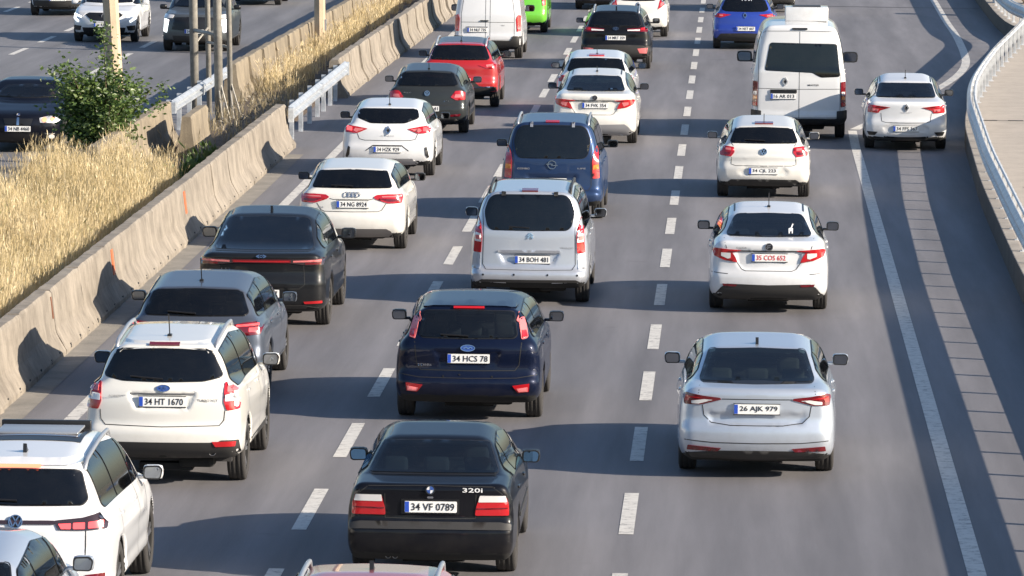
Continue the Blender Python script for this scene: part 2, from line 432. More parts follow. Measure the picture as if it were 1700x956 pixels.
def mirror_data(mat, key): return shared(('mir', key), lambda: MB().box(-.105, .105, -.045, .10, -.075, .075, 0, .05).box(-.17, -.06, .0, .06, -.075, -.035, 0, .012).data('wing_mirror', mat, True))
def mirglass_data(mat):
    return shared(('mg', mat), lambda: MB().prism(round_poly([(-.085, -.055), (.075, -.058), (.092, .03), (.06, .06), (-.08, .055)], .03), 1, -.049, -.040, 0).data('mirror_glass', mat))
def mirframe_data(): return shared('mf', lambda: MB().prism(round_poly([(-.10, -.068), (.085, -.072), (.106, .035), (.07, .075), (-.095, .068)], .035), 1, -.047, -.02, 0).data('mirror_frame', 'seal'))

ZT = .005
class Car:
    def __init__(self, s):
        self.s = s; D = dict(kl=.16, kg=.14, bow=.10, gbow=.08, fbow=.30, rt=.05, ft=.12, tumble=R(19), crown=.05, inset=.05, arch=.055, tw=.21, rw=.32,
                             vox=.04, belt=.98, lo=.2, tint=(.05, .055, .06), seat='seatcloth', mirmat='mirror', dark_rim=False, yaw=0., pillars=None, disp=(), group='cars in the traffic queue', cat='car', name='car')
        for k, v in D.items(): s.setdefault(k, v)
        self.root = empty(s['name'], (s['x'], s['y'], 0), s['yaw'], s['label'], s['cat'], s['group'])
        if s.get('flip'): self.root.rotation_euler[2] = math.pi + s['yaw']
        self.paint = paint(*s['paint'])
        self.cuts = []; self.seams = MB(); self.deep = False; self.near = .95
        self.build_body(); 
    # ---- solid
    def build_body(self):
        s = self.s; L, W, H = s['L'], s['W'], s['H']; hw = W / 2
        low = round_poly(s['low'], s.get('lr', .10)); gh = round_poly(s['gh'], s.get('gr', .07))
        self.ghp = gh
        st = .0125; ys = np.arange(-.5, L + .5, st); zs = np.arange(-.2, H + .4, st); YY, ZZ = np.meshgrid(ys, zs, indexing='ij')
        T1, T2 = poly_sdf(low, YY, ZZ), poly_sdf(gh, YY, ZZ)
        def look(T, y, z):
            a = np.clip((y - ys[0]) / st, 0, len(ys) - 1.001); b = np.clip((z - zs[0]) / st, 0, len(zs) - 1.001)
            i, j = a.astype(int), b.astype(int); u, v = a - i, b - j
            return T[i, j] * (1 - u) * (1 - v) + T[i + 1, j] * u * (1 - v) + T[i, j + 1] * (1 - u) * v + T[i + 1, j + 1] * u * v
        disp = []
        for poly, dep, soft in s['disp']:
            xs = np.arange(0, hw + .1, st); z2 = np.arange(0, H + .2, st); XX, Z2 = np.meshgrid(xs, z2, indexing='ij')
            disp.append((np.clip(.5 - poly_sdf(poly, XX, Z2) / soft, 0, 1) * dep, xs, z2))
        def dlook(x, z):
            r_ = 0
            for T, xs, z2 in disp:
                i = np.clip((x / st).astype(int), 0, len(xs) - 1); j = np.clip((z / st).astype(int), 0, len(z2) - 1); r_ = r_ + T[i, j]
            return r_
        axl = (s['ro'], s['ro'] + s['wb']); rw = s['rw']; Ra = rw + s['arch']; zb = s['belt']; tt = math.tan(s['tumble']); ct = math.cos(s['tumble'])
        wgb = hw - s['inset']
        def fn(x, y, z):
            ax = np.abs(x); t2 = np.minimum(ax / hw, 1.2) ** 2
            wr = np.clip(1 - y / 1.1, 0, 1); wf = np.clip((y - (L - 1.2)) / 1.2, 0, 1)
            ye = y - s['bow'] * t2 * np.minimum(1, wr * 2) + s['fbow'] * t2 * np.minimum(1, wf * 2)
            if disp: ye = ye - np.where(y < .8, dlook(ax, np.maximum(z, 0)), 0)
            wl = hw - s['rt'] * wr ** 2 - s['ft'] * wf ** 2 - .07 * np.clip((.46 - z) / .3, 0, 1) ** 2 - .05 * np.clip((z - .62) / max(zb - .62, .1), 0, 1.3) ** 2
            wl = wl - .012 * np.exp(-((z - .50) / .06) ** 2) * np.clip((y - .9) / .3, 0, 1) * np.clip((L - .9 - y) / .3, 0, 1)
            d = smax(look(T1, ye, z), (ax - wl) * .98, s['kl'])
            wr2 = np.clip(1 - y / 2.6, 0, 1)
            yg = y - s['gbow'] * t2 * np.minimum(1, wr2 * 2) + .28 * t2 * np.clip((y - L * .45) / 1.0, 0, 1)
            wg = wgb - (z - zb) * tt - s.get('grt', .12) * wr2 - .10 * np.clip((y - L * .5) / 1.4, 0, 1) ** 2 - s.get('gcurve', .12) * np.clip((z - zb) / max(H - zb, .1), 0, 1.2) ** 4
            g = smax(look(T2, yg, z + s['crown'] * t2), (ax - wg) * ct, s['kg'])
            d = smin(d, g, .05)
            for ya in axl:
                r_ = np.sqrt((y - ya) ** 2 + (z - rw) ** 2)
                d = smax(d, -np.maximum(r_ - Ra, (hw - .30) - ax), .02)
            return d
        self.fn = fn
        P, F = surface_nets(fn, (-hw - .06, -.08, .08), (hw + .06, L + .08, H + .10), s['vox'])
        self.P, self.F = P, F
        self.bvh = BVHTree.FromPolygons([tuple(p) for p in P], [tuple(int(i) for i in f) for f in F])
        self.hw = hw; self.axl = axl
    def finish_body(self):
        s = self.s; P, F = self.P, self.F
        c = P[F].mean(1); a, b = P[F[:, 2]] - P[F[:, 0]], P[F[:, 3]] - P[F[:, 1]]; n = np.cross(a, b); n /= np.maximum(np.linalg.norm(n, axis=1), 1e-9)[:, None]
        if (n * (c - np.array([0, s['L'] / 2, .7]))).sum() < 0: F = F[:, ::-1]; n = -n
        kill = np.zeros(len(F), bool)
        for view, poly in self.cuts:
            if view == 'rear': kill |= inside(poly, c[:, 0], c[:, 2]) & (n[:, 1] < -.05) & (c[:, 1] < s['L'] * .45)
            elif view == 'front': kill |= inside(poly, c[:, 0], c[:, 2]) & (n[:, 1] > .05) & (c[:, 1] > s['L'] * .45)
            elif view in ('right', 'left'):
                sg = 1 if view == 'right' else -1; kill |= inside(poly, c[:, 1], c[:, 2]) & (n[:, 0] * sg > .3)
            elif view == 'top': kill |= inside(poly, c[:, 0], c[:, 1]) & (n[:, 2] > .5) & (c[:, 2] > s['H'] * .8)
        mi = np.zeros(len(F), int)
        for ya in self.axl:
            r_ = np.hypot(c[:, 1] - ya, c[:, 2] - s['rw']); mi[(r_ < s['rw'] + s['arch'] + .012) & (np.abs(c[:, 0]) < self.hw - .035)] = 1
        mi[(n[:, 2] < -.6) & (c[:, 2] < .4)] = 1
        k = ~kill; Fk = F[k]; used = np.unique(Fk); mp = -np.ones(len(P), int); mp[used] = np.arange(len(used))
        me = bpy.data.meshes.new('body'); me.from_pydata(P[used].tolist(), [], mp[Fk].tolist())
        me.materials.append(self.paint); me.materials.append(M('under'))
        me.polygons.foreach_set('use_smooth', np.ones(len(Fk), bool)); me.polygons.foreach_set('material_index', mi[k]); me.update()
        link(bpy.data.objects.new('body', me), self.root)
        if self.seams.f: self.seams.obj('panel_gap', 'seam', self.root)['kind'] = 'stuff'
    # ---- projection
    def cast(self, p, view):
        L = self.s['L']; a, b = p
        o, d = {'rear': ((a, -3, b), (0, 1, 0)), 'front': ((a, L + 3, b), (0, -1, 0)), 'right': ((3, a, b), (-1, 0, 0)), 'left': ((-3, a, b), (1, 0, 0)), 'top': ((a, b, 5), (0, 0, -1))}[view]
        h, n, i, dd = self.bvh.ray_cast(Vector(o), Vector(d))
        dv = Vector(d)
        if h is None or dd > 3 + (L * .62 if self.deep else self.near if view == 'rear' else .9 if view == 'front' else 1.6 if view == 'top' else 1.0) + (2 - self.s['H'] if view == 'top' else 0):
            g = {'rear': (a, .15, b), 'front': (a, L - .15, b), 'right': (self.hw, a, b), 'left': (-self.hw, a, b), 'top': (a, b, self.s['H'])}[view]
            h, n, i, dd = self.bvh.find_nearest(Vector(g))
        if n.dot(dv) > 0: n = -n
        return h, n
    def patch(self, name, poly, view, mat, off=.006, skirt=.014, holes=(), step=.07, parent=None, rad=.0, label=None):
        if rad: poly = round_poly(poly, rad)
        B = resample(poly, step); loops = [B] + [resample(h, step) for h in holes]
        V = []; E = []
        for lp in loops:
            b = len(V); V += lp; E += [(b + i, b + (i + 1) % len(lp)) for i in range(len(lp))]
        xs = [p[0] for p in B]; zs = [p[1] for p in B]
        gx, gz = np.meshgrid(np.arange(min(xs), max(xs), step), np.arange(min(zs), max(zs), step), indexing='ij'); gx, gz = gx.ravel(), gz.ravel()
        ok = poly_sdf(B, gx, gz) < -step * .45
        for h in loops[1:]: ok &= poly_sdf(h, gx, gz) > step * .45
        V += list(zip(gx[ok], gz[ok]))
        v2, e2, f2 = delaunay_2d_cdt([Vector(p) for p in V], E, [], 0, 1e-5)[:3]
        cx = np.array([[sum(v2[i][0] for i in f) / 3, sum(v2[i][1] for i in f) / 3] for f in f2])
        keep = inside(B, cx[:, 0], cx[:, 1])
        for h in loops[1:]: keep &= ~inside(h, cx[:, 0], cx[:, 1])
        f2 = [tuple(f) for f, k in zip(f2, keep) if k]
        hits = [self.cast((p[0], p[1]), view) for p in v2]
        vv = [h + n * off for h, n in hits]
        if sum((vv[f[1]] - vv[f[0]]).cross(vv[f[2]] - vv[f[0]]).dot(hits[f[0]][1]) for f in f2) < 0: f2 = [f[::-1] for f in f2]
        ed = {}
        for f in f2:
            for i in range(3): ed[(f[i], f[(i + 1) % 3])] = 1
        bd = [e for e in ed if (e[1], e[0]) not in ed]; mp = {}; vv2 = list(vv)
        for i in {i for e in bd for i in e}: mp[i] = len(vv2); vv2 += [vv[i], hits[i][0] - hits[i][1] * skirt]
        nf = len(f2); f2 += [(mp[e[1]], mp[e[0]], mp[e[0]] + 1, mp[e[1]] + 1) for e in bd]
        used = sorted({i for f in f2 for i in f}); re = {u: k for k, u in enumerate(used)}
        o = mesh_obj(name, [vv2[u] for u in used], [tuple(re[i] for i in f) for f in f2], mat, parent or self.root)
        o.data.polygons.foreach_set('use_smooth', [i < nf for i in range(len(f2))])
        if label: o['label'] = label
        return o
    def seam(self, pts, view, w=.010, off=.0025):
        pts = resample(pts, .06, False); q = [self.cast(p, view) for p in pts]; v = []
        for i, (h, n) in enumerate(q):
            t = (q[min(i + 1, len(q) - 1)][0] - q[max(i - 1, 0)][0]); sd = n.cross(t)
            sd = sd.normalized() * w / 2 if sd.length > 1e-6 else Vector((w / 2, 0, 0))
            v += [h + n * off + sd, h + n * off - sd]
        self.seams.add(v, [(2 * i, 2 * i + 1, 2 * i + 3, 2 * i + 2) for i in range(len(q) - 1)])
    def window(self, name, polys, outer, view, tint, frit=.03, out=.012):
        """glass panes over one black seal with openings"""
        self.deep = True
        self.patch('window_seal', offset_poly(outer, out), view, 'seal', .003, .01, [offset_poly(p, -frit) for p in polys], .07)
        for p in polys:
            self.patch(name, p, view, glass(tint), .011, .004, step=.045); self.cuts.append((view, offset_poly(p, -frit + .004)))
        self.deep = False
    # ---- assembly
    def details(self):
        s = self.s; hw, L, H = self.hw, s['L'], s['H']; root = self.root
        if 'win' in s:
            w = round_poly(mirror_half(s['win']) if s.get('winsym', True) else s['win'], s.get('wr', .045))
            self.deep = True; zs_ = [p[1] for p in w]; zm = (min(zs_) + max(zs_)) / 2; q = []; nz = self.cast((0, zm), 'rear')[1].z; lim = nz + .55 * (1 - nz)
            for x, z in w:                  # keep the upper edge of the glass off the rounded roof edge
                while z > zm and self.cast((x, z + .010), 'rear')[1].z > lim: z -= .005
                q.append((x, z))
            self.window('rear_window', [q], q, 'rear', s['tint'], s.get('frit', .03))
        # side glass
        zb = s['belt'] + .035; d0, d1 = s.get('dlo', (s['ro'] - .35, s['cw'] - .28))
        gp = offset_poly(self.ghp, -s.get('rail', .095)); dl = clip_poly(clip_poly(gp, 1, zb, 9), 0, d0, d1)
        if len(dl) > 3 and not s.get('noside'):
            dl = round_poly(dl, .05, 3); pil = s['pillars'] or [s['ro'] + s['wb'] * .16, s['ro'] + s['wb'] * .52]
            cuts = [d0 - 1] + [p for p in pil if d0 + .15 < p < d1 - .2] + [d1 + 1]; panes = []
            for a, b in zip(cuts[:-1], cuts[1:]):
                q = clip_poly(dl, 0, a + .035, b - .035)
                if len(q) > 2 and abs(poly_area(q)) > .01: panes.append(q)
            for v in ('right', 'left'): self.window('side_window', panes, dl, v, s.get('stint', s['tint']), .02, .008)
        # windscreen
        wt = max(.3, hw - s['inset'] - (H - .16 - s['belt']) * math.tan(s['tumble']) - .30); zc = s['zcw']
        ws = round_poly(mirror_half([(0, H - .13), (wt, H - .16), (hw - .24, zc + .07), (0, zc + .05)]), .05)
        self.window('windscreen', [ws], ws, 'front', s.get('wtint', (.08, .09, .10)) if s.get('flip') else (.07, .085, .09), .03)
        # wheels
        td, rd = wheel_data(s['rw'], s['tw'], s['dark_rim'])
        for ya in self.axl:
            for sg in (1, -1):
                w = data_obj('wheel', td, root, (sg * (hw - s['tw'] / 2 - .02), ya, s['rw']), (random.random() * 6, 0, 0 if sg > 0 else math.pi)); data_obj('rim', rd, w)
        # mirrors
        mx, my, mz = s.get('mir', (hw + .085, s['cw'] - .62, s['belt'] + .07)); mm = s.get('mirpaint', self.paint)
        md = MB()
        for sg in (1, -1):
            o = data_obj('wing_mirror', mirror_data(mm, str(mm)), root, (sg * mx, my, mz)); o.scale = (sg * s.get('mirs', .9), 1, s.get('mirs', .9))
            data_obj('mirror_frame', mirframe_data(), o); data_obj('mirror_glass', mirglass_data(s['mirmat']), o)
        # cabin
        self_in = MB().box(-hw + .16, hw - .16, s['ro'] - .45 if not s.get('noside') else s['cw'] - 1.6, s['cw'] - .35, .26, .40).box(-hw + .18, hw - .18, s['cw'] - .72, s['cw'] - .3, .40, s['zcw'] - .06, 0, .04)
        if 'shelf' in s: self_in.box(-hw + .26, hw - .26, s['shelf'][0], s['shelf'][1], s['shelf'][2] - .03, s['shelf'][2])
        inn = self_in.obj('cabin', 'interior', root)
        k = (H - 1.47) * .6
        if not s.get('noside'):
            yr, yf = s.get('seats', (s['ro'] + .15, s['cw'] - 1.55))
            o = data_obj('rear_seat', bench_data(s['seat']), root, (0, yr, k * .5))
            for x in (-.42, 0, .42): data_obj('headrest', head_data(s['seat']), o, (x, -.05, -.03))
            for x in (-.37, .37):
                o = data_obj('front_seat', seat_data(s['seat']), root, (x, yf, k)); data_obj('headrest', head_data(s['seat']), o, (0, -.04, 0))
        # lamps
        self.near = .45
        for i, lamp in enumerate(s.get('lamps', ())):
            poly, mat = lamp[0]
            for sg in (1, -1):
                o = self.patch('tail_lamp', [(x * sg, z) for x, z in poly], 'rear', mat, .012, .02, rad=.018, step=.05)
                for j, (sp, sm) in enumerate(lamp[1:]):
                    self.patch('lamp_lens', [(x * sg, z) for x, z in sp], 'rear', sm, .0155 + .002 * j, .004, rad=.008, step=.05, parent=o)
        self.near = .95
        for name, poly, mat, off in s.get('trims', ()):
            self.patch(name, poly, 'rear', mat, off, .014, rad=.012, step=.06)
        self.near = .45
        for name, poly, mat, off in s.get('trims2', ()):
            for sg in (1, -1): self.patch(name, [(x * sg, z) for x, z in poly], 'rear', mat, off, .014, rad=.008, step=.05)
        self.near = .95
        for name, poly, mat, off in s.get('side', ()):
            for v in ('right', 'left'): self.patch(name, poly, v, mat, off, .01, rad=.01, step=.08)
        for name, poly, mat, off in s.get('front', ()): self.patch(name, poly, 'front', mat, off, .014, rad=.012, step=.06)
        for name, poly, mat, off in s.get('front2', ()):
            for sg in (1, -1): self.patch(name, [(x * sg, z) for x, z in poly], 'front', mat, off, .014, rad=.012, step=.05)
        for name, poly, mat, off in s.get('top', ()): self.patch(name, poly, 'top', mat, off, .012, rad=.03, step=.08)
        for pl in s.get('seams', ()):
            for sg in (1, -1): self.seam([(x * sg, z) for x, z in pl], 'rear')
        for pl in s.get('sseams', ()):
            for v in ('right', 'left'): self.seam(pl, v)
        if not s.get('noside'):     # doors and handles
            yb = s['ro'] + s['wb'] * .52; y1 = s['cw'] - .40; y0 = s['ro'] + s['wb'] * .06
            z0, z1 = .36, s['belt'] + .02
            for v in ('right', 'left'):
                self.seam([(yb, z1), (yb - .01, z0)], v); self.seam([(y1, z1 - .05), (y1 + .06, .75), (y1 + .03, z0)], v)
                self.seam([(y0, z1), (y0 - .03, .72), (y0 + .28, .40)], v); self.seam([(y0 + .25, z0), (y1 + .03, z0)], v)
                for yy in (yb - .18, y0 + .10):
                    h, n = self.cast((yy, s['belt'] - .10), v); MB().box(-.012, .012, -.09, .09, -.013, .013, 0, .008).obj('door_handle', s.get('handle', self.paint), root, True, h + n * .004)
        for xp, z, txt, ink in s.get('plates', ()):
            h, n = self.cast((xp, z), 'rear'); y = min(self.cast((xp + dx, z + dz), 'rear')[0].y for dx in (-.25, .25, 0) for dz in (-.05, .05)) - .010
            self.plate(txt, ink, (xp, y, z), 0)
        for xp, z, txt, ink in s.get('fplates', ()):
            y = max(self.cast((xp + dx, z), 'front')[0].y for dx in (-.25, .25, 0)) + .012; self.plate(txt, ink, (xp, y, z), math.pi)
        for kind, x, z, sc in s.get('emblems', ()):
            h, n = self.cast((x, z), 'rear'); o = data_obj('emblem', emblem_data(kind), root, (x, h.y - .006, z)); o.scale = (sc, 1.6, sc); o.rotation_euler = (math.atan2(n.z, -n.y) * -.9, 0, 0)
        for kind, x, z, sc in s.get('femblems', ()):
            h, n = self.cast((x, z), 'front'); o = data_obj('emblem', emblem_data(kind), root, (x, h.y + .014, z)); o.scale = (sc, 1.6, sc); o.rotation_euler = (0, 0, math.pi)
        for txt, x, z, w, h_, mat in s.get('badges', ()):
            h, n = self.cast((x, z), 'rear'); data_obj('badge', text_data(txt, w, h_, mat), root, (x, h.y - .008, z))
        if 'sticker' in s: self.patch('window_sticker', s['sticker'], 'rear', 'sticker', .016, .002, step=.05)
        if 'hbl' in s:          # high brake lamp: half width, z, y offset, material
            w, z, mat = s['hbl']; self.patch('high_brake_lamp', [(-w, z - .010), (w, z - .010), (w, z + .010), (-w, z + .010)], 'rear', mat, .024, .03)
        if 'antenna' in s:
            y, hgt, kind = s['antenna']; h, n = self.cast((0, y), 'top')
            if kind == 'fin': MB().prism([(y - .085, h.z - .01), (y + .09, h.z - .01), (y - .02, h.z + .03), (y - .07, h.z + hgt)], 0, -.018, .018).obj('antenna_fin', s.get('finmat', self.paint), root)
            else: MB().box(-.025, .025, y - .04, y + .05, h.z - .01, h.z + .022, 0, .008).tube([(0, y, h.z + .015), (0, y - .5 * hgt, h.z + hgt)], .0075, 6).obj('antenna', 'seal', root)
        if 'rails' in s:
            x, ya, yb, mat = s['rails']
            for sg in (1, -1):
                pts = []; n = 10
                for i in range(n + 1):
                    y = ya + (yb - ya) * i / n; h, nn = self.cast((x * sg, y), 'top'); pts.append(Vector((x * sg, y, h.z + (.055 if 0 < i < n else -.005))))
                MB().tube(pts, .022, 8).obj('roof_rail', mat, root, True)
        if 'wiper' in s:
            x0, z0, x1, z1 = s['wiper']; pts = []
            for i in range(7):
                t = i / 6; h, n = self.cast((x0 + (x1 - x0) * t, z0 + (z1 - z0) * t), 'rear'); pts.append(h + n * .028)
            MB().tube(pts, .011, 6).obj('rear_wiper', 'seal', root)
        for x, z, r_ in s.get('pipes', ()):
            pr = [(-.12, r_), (.0, r_), (.0, r_ * .8), (-.11, r_ * .8)]
            o = MB().lathe_x(pr, 16).obj('exhaust_pipe', 'pipe', root, True, (x, self.cast((x, z), 'rear')[0].y + .01, z)); o.rotation_euler = (0, 0, -math.pi / 2)
        for x, z, r_ in s.get('dots', ()):
            self.patch('parking_sensor', ellipse(x, z, r_, r_, 8), 'rear', 'seal', .006, .008, step=.05)
        # underside: silencer and axle
        MB().box(-.55, .55, s['ro'] - .06, s['ro'] + .06, .22, .32, 0, .03).box(.15, .55, s['ro'] - .55, s['ro'] - .15, .20, .34, 0, .05).box(-.3, .3, .5, L - .8, .16, .24).obj('underbody', 'under', root)
        self.finish_body()
    def plate(self, txt, ink, loc, rz):
        p = MB().prism(round_poly([(-.26, -.056), (.26, -.056), (.26, .056), (-.26, .056)], .012, 3), 1, -.006, .012, 0).obj('number_plate', 'plate', self.root, loc=loc); p.rotation_euler = (0, 0, rz)
        MB().box(-.257, -.215, -.0085, -.004, -.052, .052).obj('country_band', 'plateblue', p)
        MB().box(-.268, .268, -.003, .014, -.066, -.0565).box(-.268, .268, -.003, .014, .0565, .064).obj('plate_holder', 'seal', p)
        n = len(txt); w = min(.43, .052 * n)
        data_obj('lettering', text_data(txt, w, .074, ink), p, (.022, -.0095, 0))

def profile(L, H, tail, gb, zgb, rr, zrr, rm, rf, cw, zcw, hood=.92, nose=.74, lo=.2, hl=.85):
    low = list(tail) + [(cw + .02, zcw - .01), (L - hl, hood), (L - .22, nose + .06), (L - .04, nose - .08), (L, .50), (L - .03, .32), (L - .16, lo)]
    gh = [(gb + .10, zgb - .28), (gb, zgb), (rr, zrr), (rm, H), (rf, H - .05), (cw, zcw), (cw - .1, zcw - .28)]
    return dict(low=low, gh=gh, cw=cw, zcw=zcw, L=L, H=H)
def hatch_tail(zb, b=0.0, lo=.22): return [(.18, lo), (.05, .30), (.0, .42), (b, .58), (.05, .66), (.06, .80), (.08, .92), (.13, zb), (.5, zb + .01)]
def sedan_tail(zd, gb, zgb, lo=.2): return [(.18, lo), (.05, .29), (0, .42), (0, .58), (.045, .67), (.05, .85), (.045, zd - .04), (.10, zd), (gb, zgb), (1.4, zgb - .03)]
def rect(x0, x1, z0, z1): return [(x0, z0), (x1, z0), (x1, z1), (x0, z1)]
def mh(*h): return mirror_half(list(h))
WHITE, CREAM = ((.64, .65, .66), 0.), ((.66, .65, .61), 0.)
SILVER = ((.50, .54, .60), .55)

CARS = []
def car(**k): CARS.append(k)

# --- right lane
car(name='silver_sedan', label='silver liftback saloon alone in the right lane nearest the viewer', x=1.39, y=61.7, paint=((.52, .57, .64), .55), tumble=R(22), grt=.15, W=1.83, ro=1.05, wb=2.69, rw=.325, belt=1.0, vox=.032,
    **profile(4.69, 1.47, sedan_tail(1.05, .52, 1.08), .46, 1.08, 1.32, 1.395, 2.25, 2.75, 3.62, 1.0),
    win=[(0, 1.375), (.50, 1.365), (.555, 1.35), (.65, 1.10), (.62, 1.085), (0, 1.08)], tint=(.30, .36, .34), dlo=(.95, 3.35), shelf=(.55, 1.15, 1.0), seats=(1.25, 2.1),
    lamps=[[([(.40, .925), (.42, .945), (.62, .965), (.79, .995), (.835, .97), (.82, .86), (.64, .862)], 'reddark'), ([(.50, .918), (.66, .872), (.74, .872), (.74, .905), (.60, .925)], 'white'), ([(.62, .935), (.80, .965), (.81, .90), (.77, .90), (.76, .935)], 'red')]],
    plates=[(0, .82, '26 AJK 979', 'ink')], antenna=(1.55, .075, 'fin'), finmat='seal',
    disp=[(mh((0, .76), (.56, .76), (.50, .645), (0, .64)), .022, .03)],
    trims=[('bumper_trim', mh((0, .345), (.45, .34), (.78, .31), (.74, .25), (0, .235)), 'trim', .006)],
    trims2=[('reflector', [(.40, .37), (.78, .40), (.79, .345), (.44, .335)], 'reddark', .010)],
    seams=[[(0, .93), (.40, .93)], [(.62, .86), (.60, .74), (.52, .66), (.3, .632), (0, .63)], [(.655, 1.06), (.665, .99)], [(0, .43), (.5, .435), (.82, .46)]])
car(name='white_sedan', label='white saloon with a red-lettered number plate in the right lane', x=1.62, y=79.9, paint=WHITE, tumble=R(22), grt=.15, W=1.79, ro=1.02, wb=2.64, rw=.32, belt=1.0, vox=.034,
    **profile(4.53, 1.50, sedan_tail(1.08, .60, 1.12), .52, 1.12, 1.30, 1.40, 2.2, 2.7, 3.5, 1.02),
    win=[(0, 1.40), (.38, 1.395), (.50, 1.36), (.62, 1.14), (.58, 1.125), (0, 1.12)], wr=.08, tint=(.16, .20, .21), dlo=(1.0, 3.25), shelf=(.6, 1.15, 1.03), seats=(1.2, 2.0),
    lamps=[[([(.40, .945), (.60, .96), (.79, .975), (.825, .95), (.80, .86), (.66, .80), (.46, .765), (.50, .86), (.54, .91)], 'red'), ([(.56, .905), (.70, .91), (.70, .86), (.60, .82), (.56, .83)], 'white'), ([(.42, .935), (.60, .935), (.60, .915), (.52, .915)], 'reddark')]],
    plates=[(.01, .84, '35 COS 652', 'inkred')], emblems=[('fcircle', .0, 1.0, 1.0)], antenna=(1.75, .22, 'rod'),
    disp=[(mh((0, .935), (.48, .935), (.44, .72), (.36, .665), (0, .665)), .022, .03)], mirmat='mirror', mirpaint='seal',
    trims=[('chrome_strip', mh((0, .945), (.43, .945), (.43, .93), (0, .93)), 'trim', .008), ('bumper_trim', mh((0, .44), (.62, .455), (.70, .40), (.80, .28), (.70, .22), (0, .20)), 'trim', .006)],
    trims2=[('reflector', [(.46, .445), (.68, .455), (.66, .42), (.48, .415)], 'reddark', .011)], pipes=[],
    sticker=[(.29, 1.145), (.305, 1.145), (.312, 1.172), (.335, 1.172), (.337, 1.145), (.352, 1.145), (.354, 1.20), (.338, 1.21), (.362, 1.255), (.345, 1.258), (.325, 1.212), (.29, 1.20)],
    badges=[('EGEA', -.40, .985, .16, .022, 'grey')],
    top=[('roof_strip', rect(.50, .525, 1.6, 2.9), 'seal', .004), ('roof_strip', rect(-.525, -.50, 1.6, 2.9), 'seal', .004)],
    seams=[[(.47, .77), (.40, .67), (.34, .645), (0, .645)], [(.66, 1.10), (.62, .97)], [(.60, .60), (.84, .62)]])
car(name='white_hatchback', label='white hatchback with angular red lamps right behind the white minibus', x=1.63, y=100.4, paint=CREAM, W=1.75, ro=.75, wb=2.55, rw=.31, belt=.94, vox=.036,
    **profile(4.05, 1.45, hatch_tail(.98), .16, 1.0, .42, 1.32, 1.6, 2.25, 3.05, .96),
    win=[(0, 1.325), (.46, 1.32), (.52, 1.30), (.615, 1.05), (.58, 1.03), (0, 1.025)], tint=(.06, .07, .07), dlo=(.45, 2.8), seats=(.95, 1.75), hbl=(.17, 1.352, 'reddark'),
    lamps=[[([(.55, .95), (.72, .965), (.80, .93), (.80, .80), (.60, .775), (.535, .86)], 'red'), ([(.60, .93), (.70, .935), (.70, .90), (.60, .89)], 'redpale'), ([(.60, .87), (.72, .86), (.72, .82), (.62, .81)], 'reddark')]],
    plates=[(-.01, .52, '34 CJL 223', 'ink')], emblems=[('vw', 0, .875, 1.0)], antenna=(.75, .18, 'rod'),
    disp=[(mh((0, .60), (.34, .60), (.46, .50), (.40, .44), (0, .44)), .02, .03), (mh((0, .80), (.6, .79), (.72, .74), (.7, .72), (0, .74)), -.012, .04)],
    trims=[('bumper_trim', mh((0, .37), (.60, .36), (.74, .26), (.6, .2), (0, .19)), 'trim', .006)],
    seams=[[(.59, .77), (.60, .64), (.52, .615), (0, .612)], [(.56, .97), (.6, 1.02)]], wiper=(.02, 1.055, -.36, 1.07))
car(name='white_minibus', label='tall white minibus with an air unit on its roof', cat='minibus', x=2.44, y=115.6, paint=WHITE, W=2.02, ro=1.0, wb=3.68, rw=.34, belt=1.45, vox=.05, kl=.16, kg=.16, bow=.05, gbow=.05, tumble=R(7), inset=.02, grt=.04, gcurve=.14, rt=.02,
    **profile(5.55, 2.50, [(.10, .35), (0, .42), (0, .55), (.02, .60), (.02, 1.30), (.05, 1.52), (.5, 1.52)], .03, 1.45, .13, 2.43, 1.5, 3.9, 4.95, 1.35, hood=1.15, nose=1.0, lo=.34, hl=.5),
    win=[(-.62, 2.05), (.78, 2.03), (.85, 1.36), (.46, 1.34), (.28, 1.44), (-.72, 1.48)], winsym=False, tint=(.02, .02, .022), frit=.035, dlo=(.5, 4.6), pillars=[1.7, 2.9, 3.7], rail=.45, seats=(1.6, 3.2),
    lamps=[[([(.88, 1.24), (.97, 1.25), (.985, .72), (.88, .70)], 'reddark'), ([(.895, 1.03), (.955, 1.03), (.955, .96), (.895, .96)], 'white'), ([(.895, .93), (.96, .93), (.96, .86), (.895, .86)], 'amber'), ([(.895, .80), (.965, .80), (.965, .73), (.895, .73)], 'red')]],
    plates=[(-.34, .93, '16 AR 013', 'ink')], emblems=[('diamond', -.30, 1.24, 1.0)], badges=[('MASTER', .30, 1.17, .24, .035, 'seal')],
    trims=[('plate_lamp_bar', rect(-.61, -.05, 1.0, 1.07), 'seal', .02), ('bumper', mh((0, .46), (.80, .46), (.80, .62), (.99, .64), (.99, .36), (0, .33)), 'trim', .03), ('high_brake_lamp', rect(-.16, .16, 2.335, 2.37), 'seal', .02)],
    seams=[[(0, 2.30), (0, .47)], [(.86, 2.2), (.87, .6), (.82, .48), (0, .475)], [(0, 2.31), (.72, 2.30), (.86, 2.2)], [(.0, 1.08), (.86, 1.09)]],
    mir=(1.16, 4.45, 1.52), mirs=1.6, mirpaint='seal', dark_rim=True, group='vans in the traffic queue')
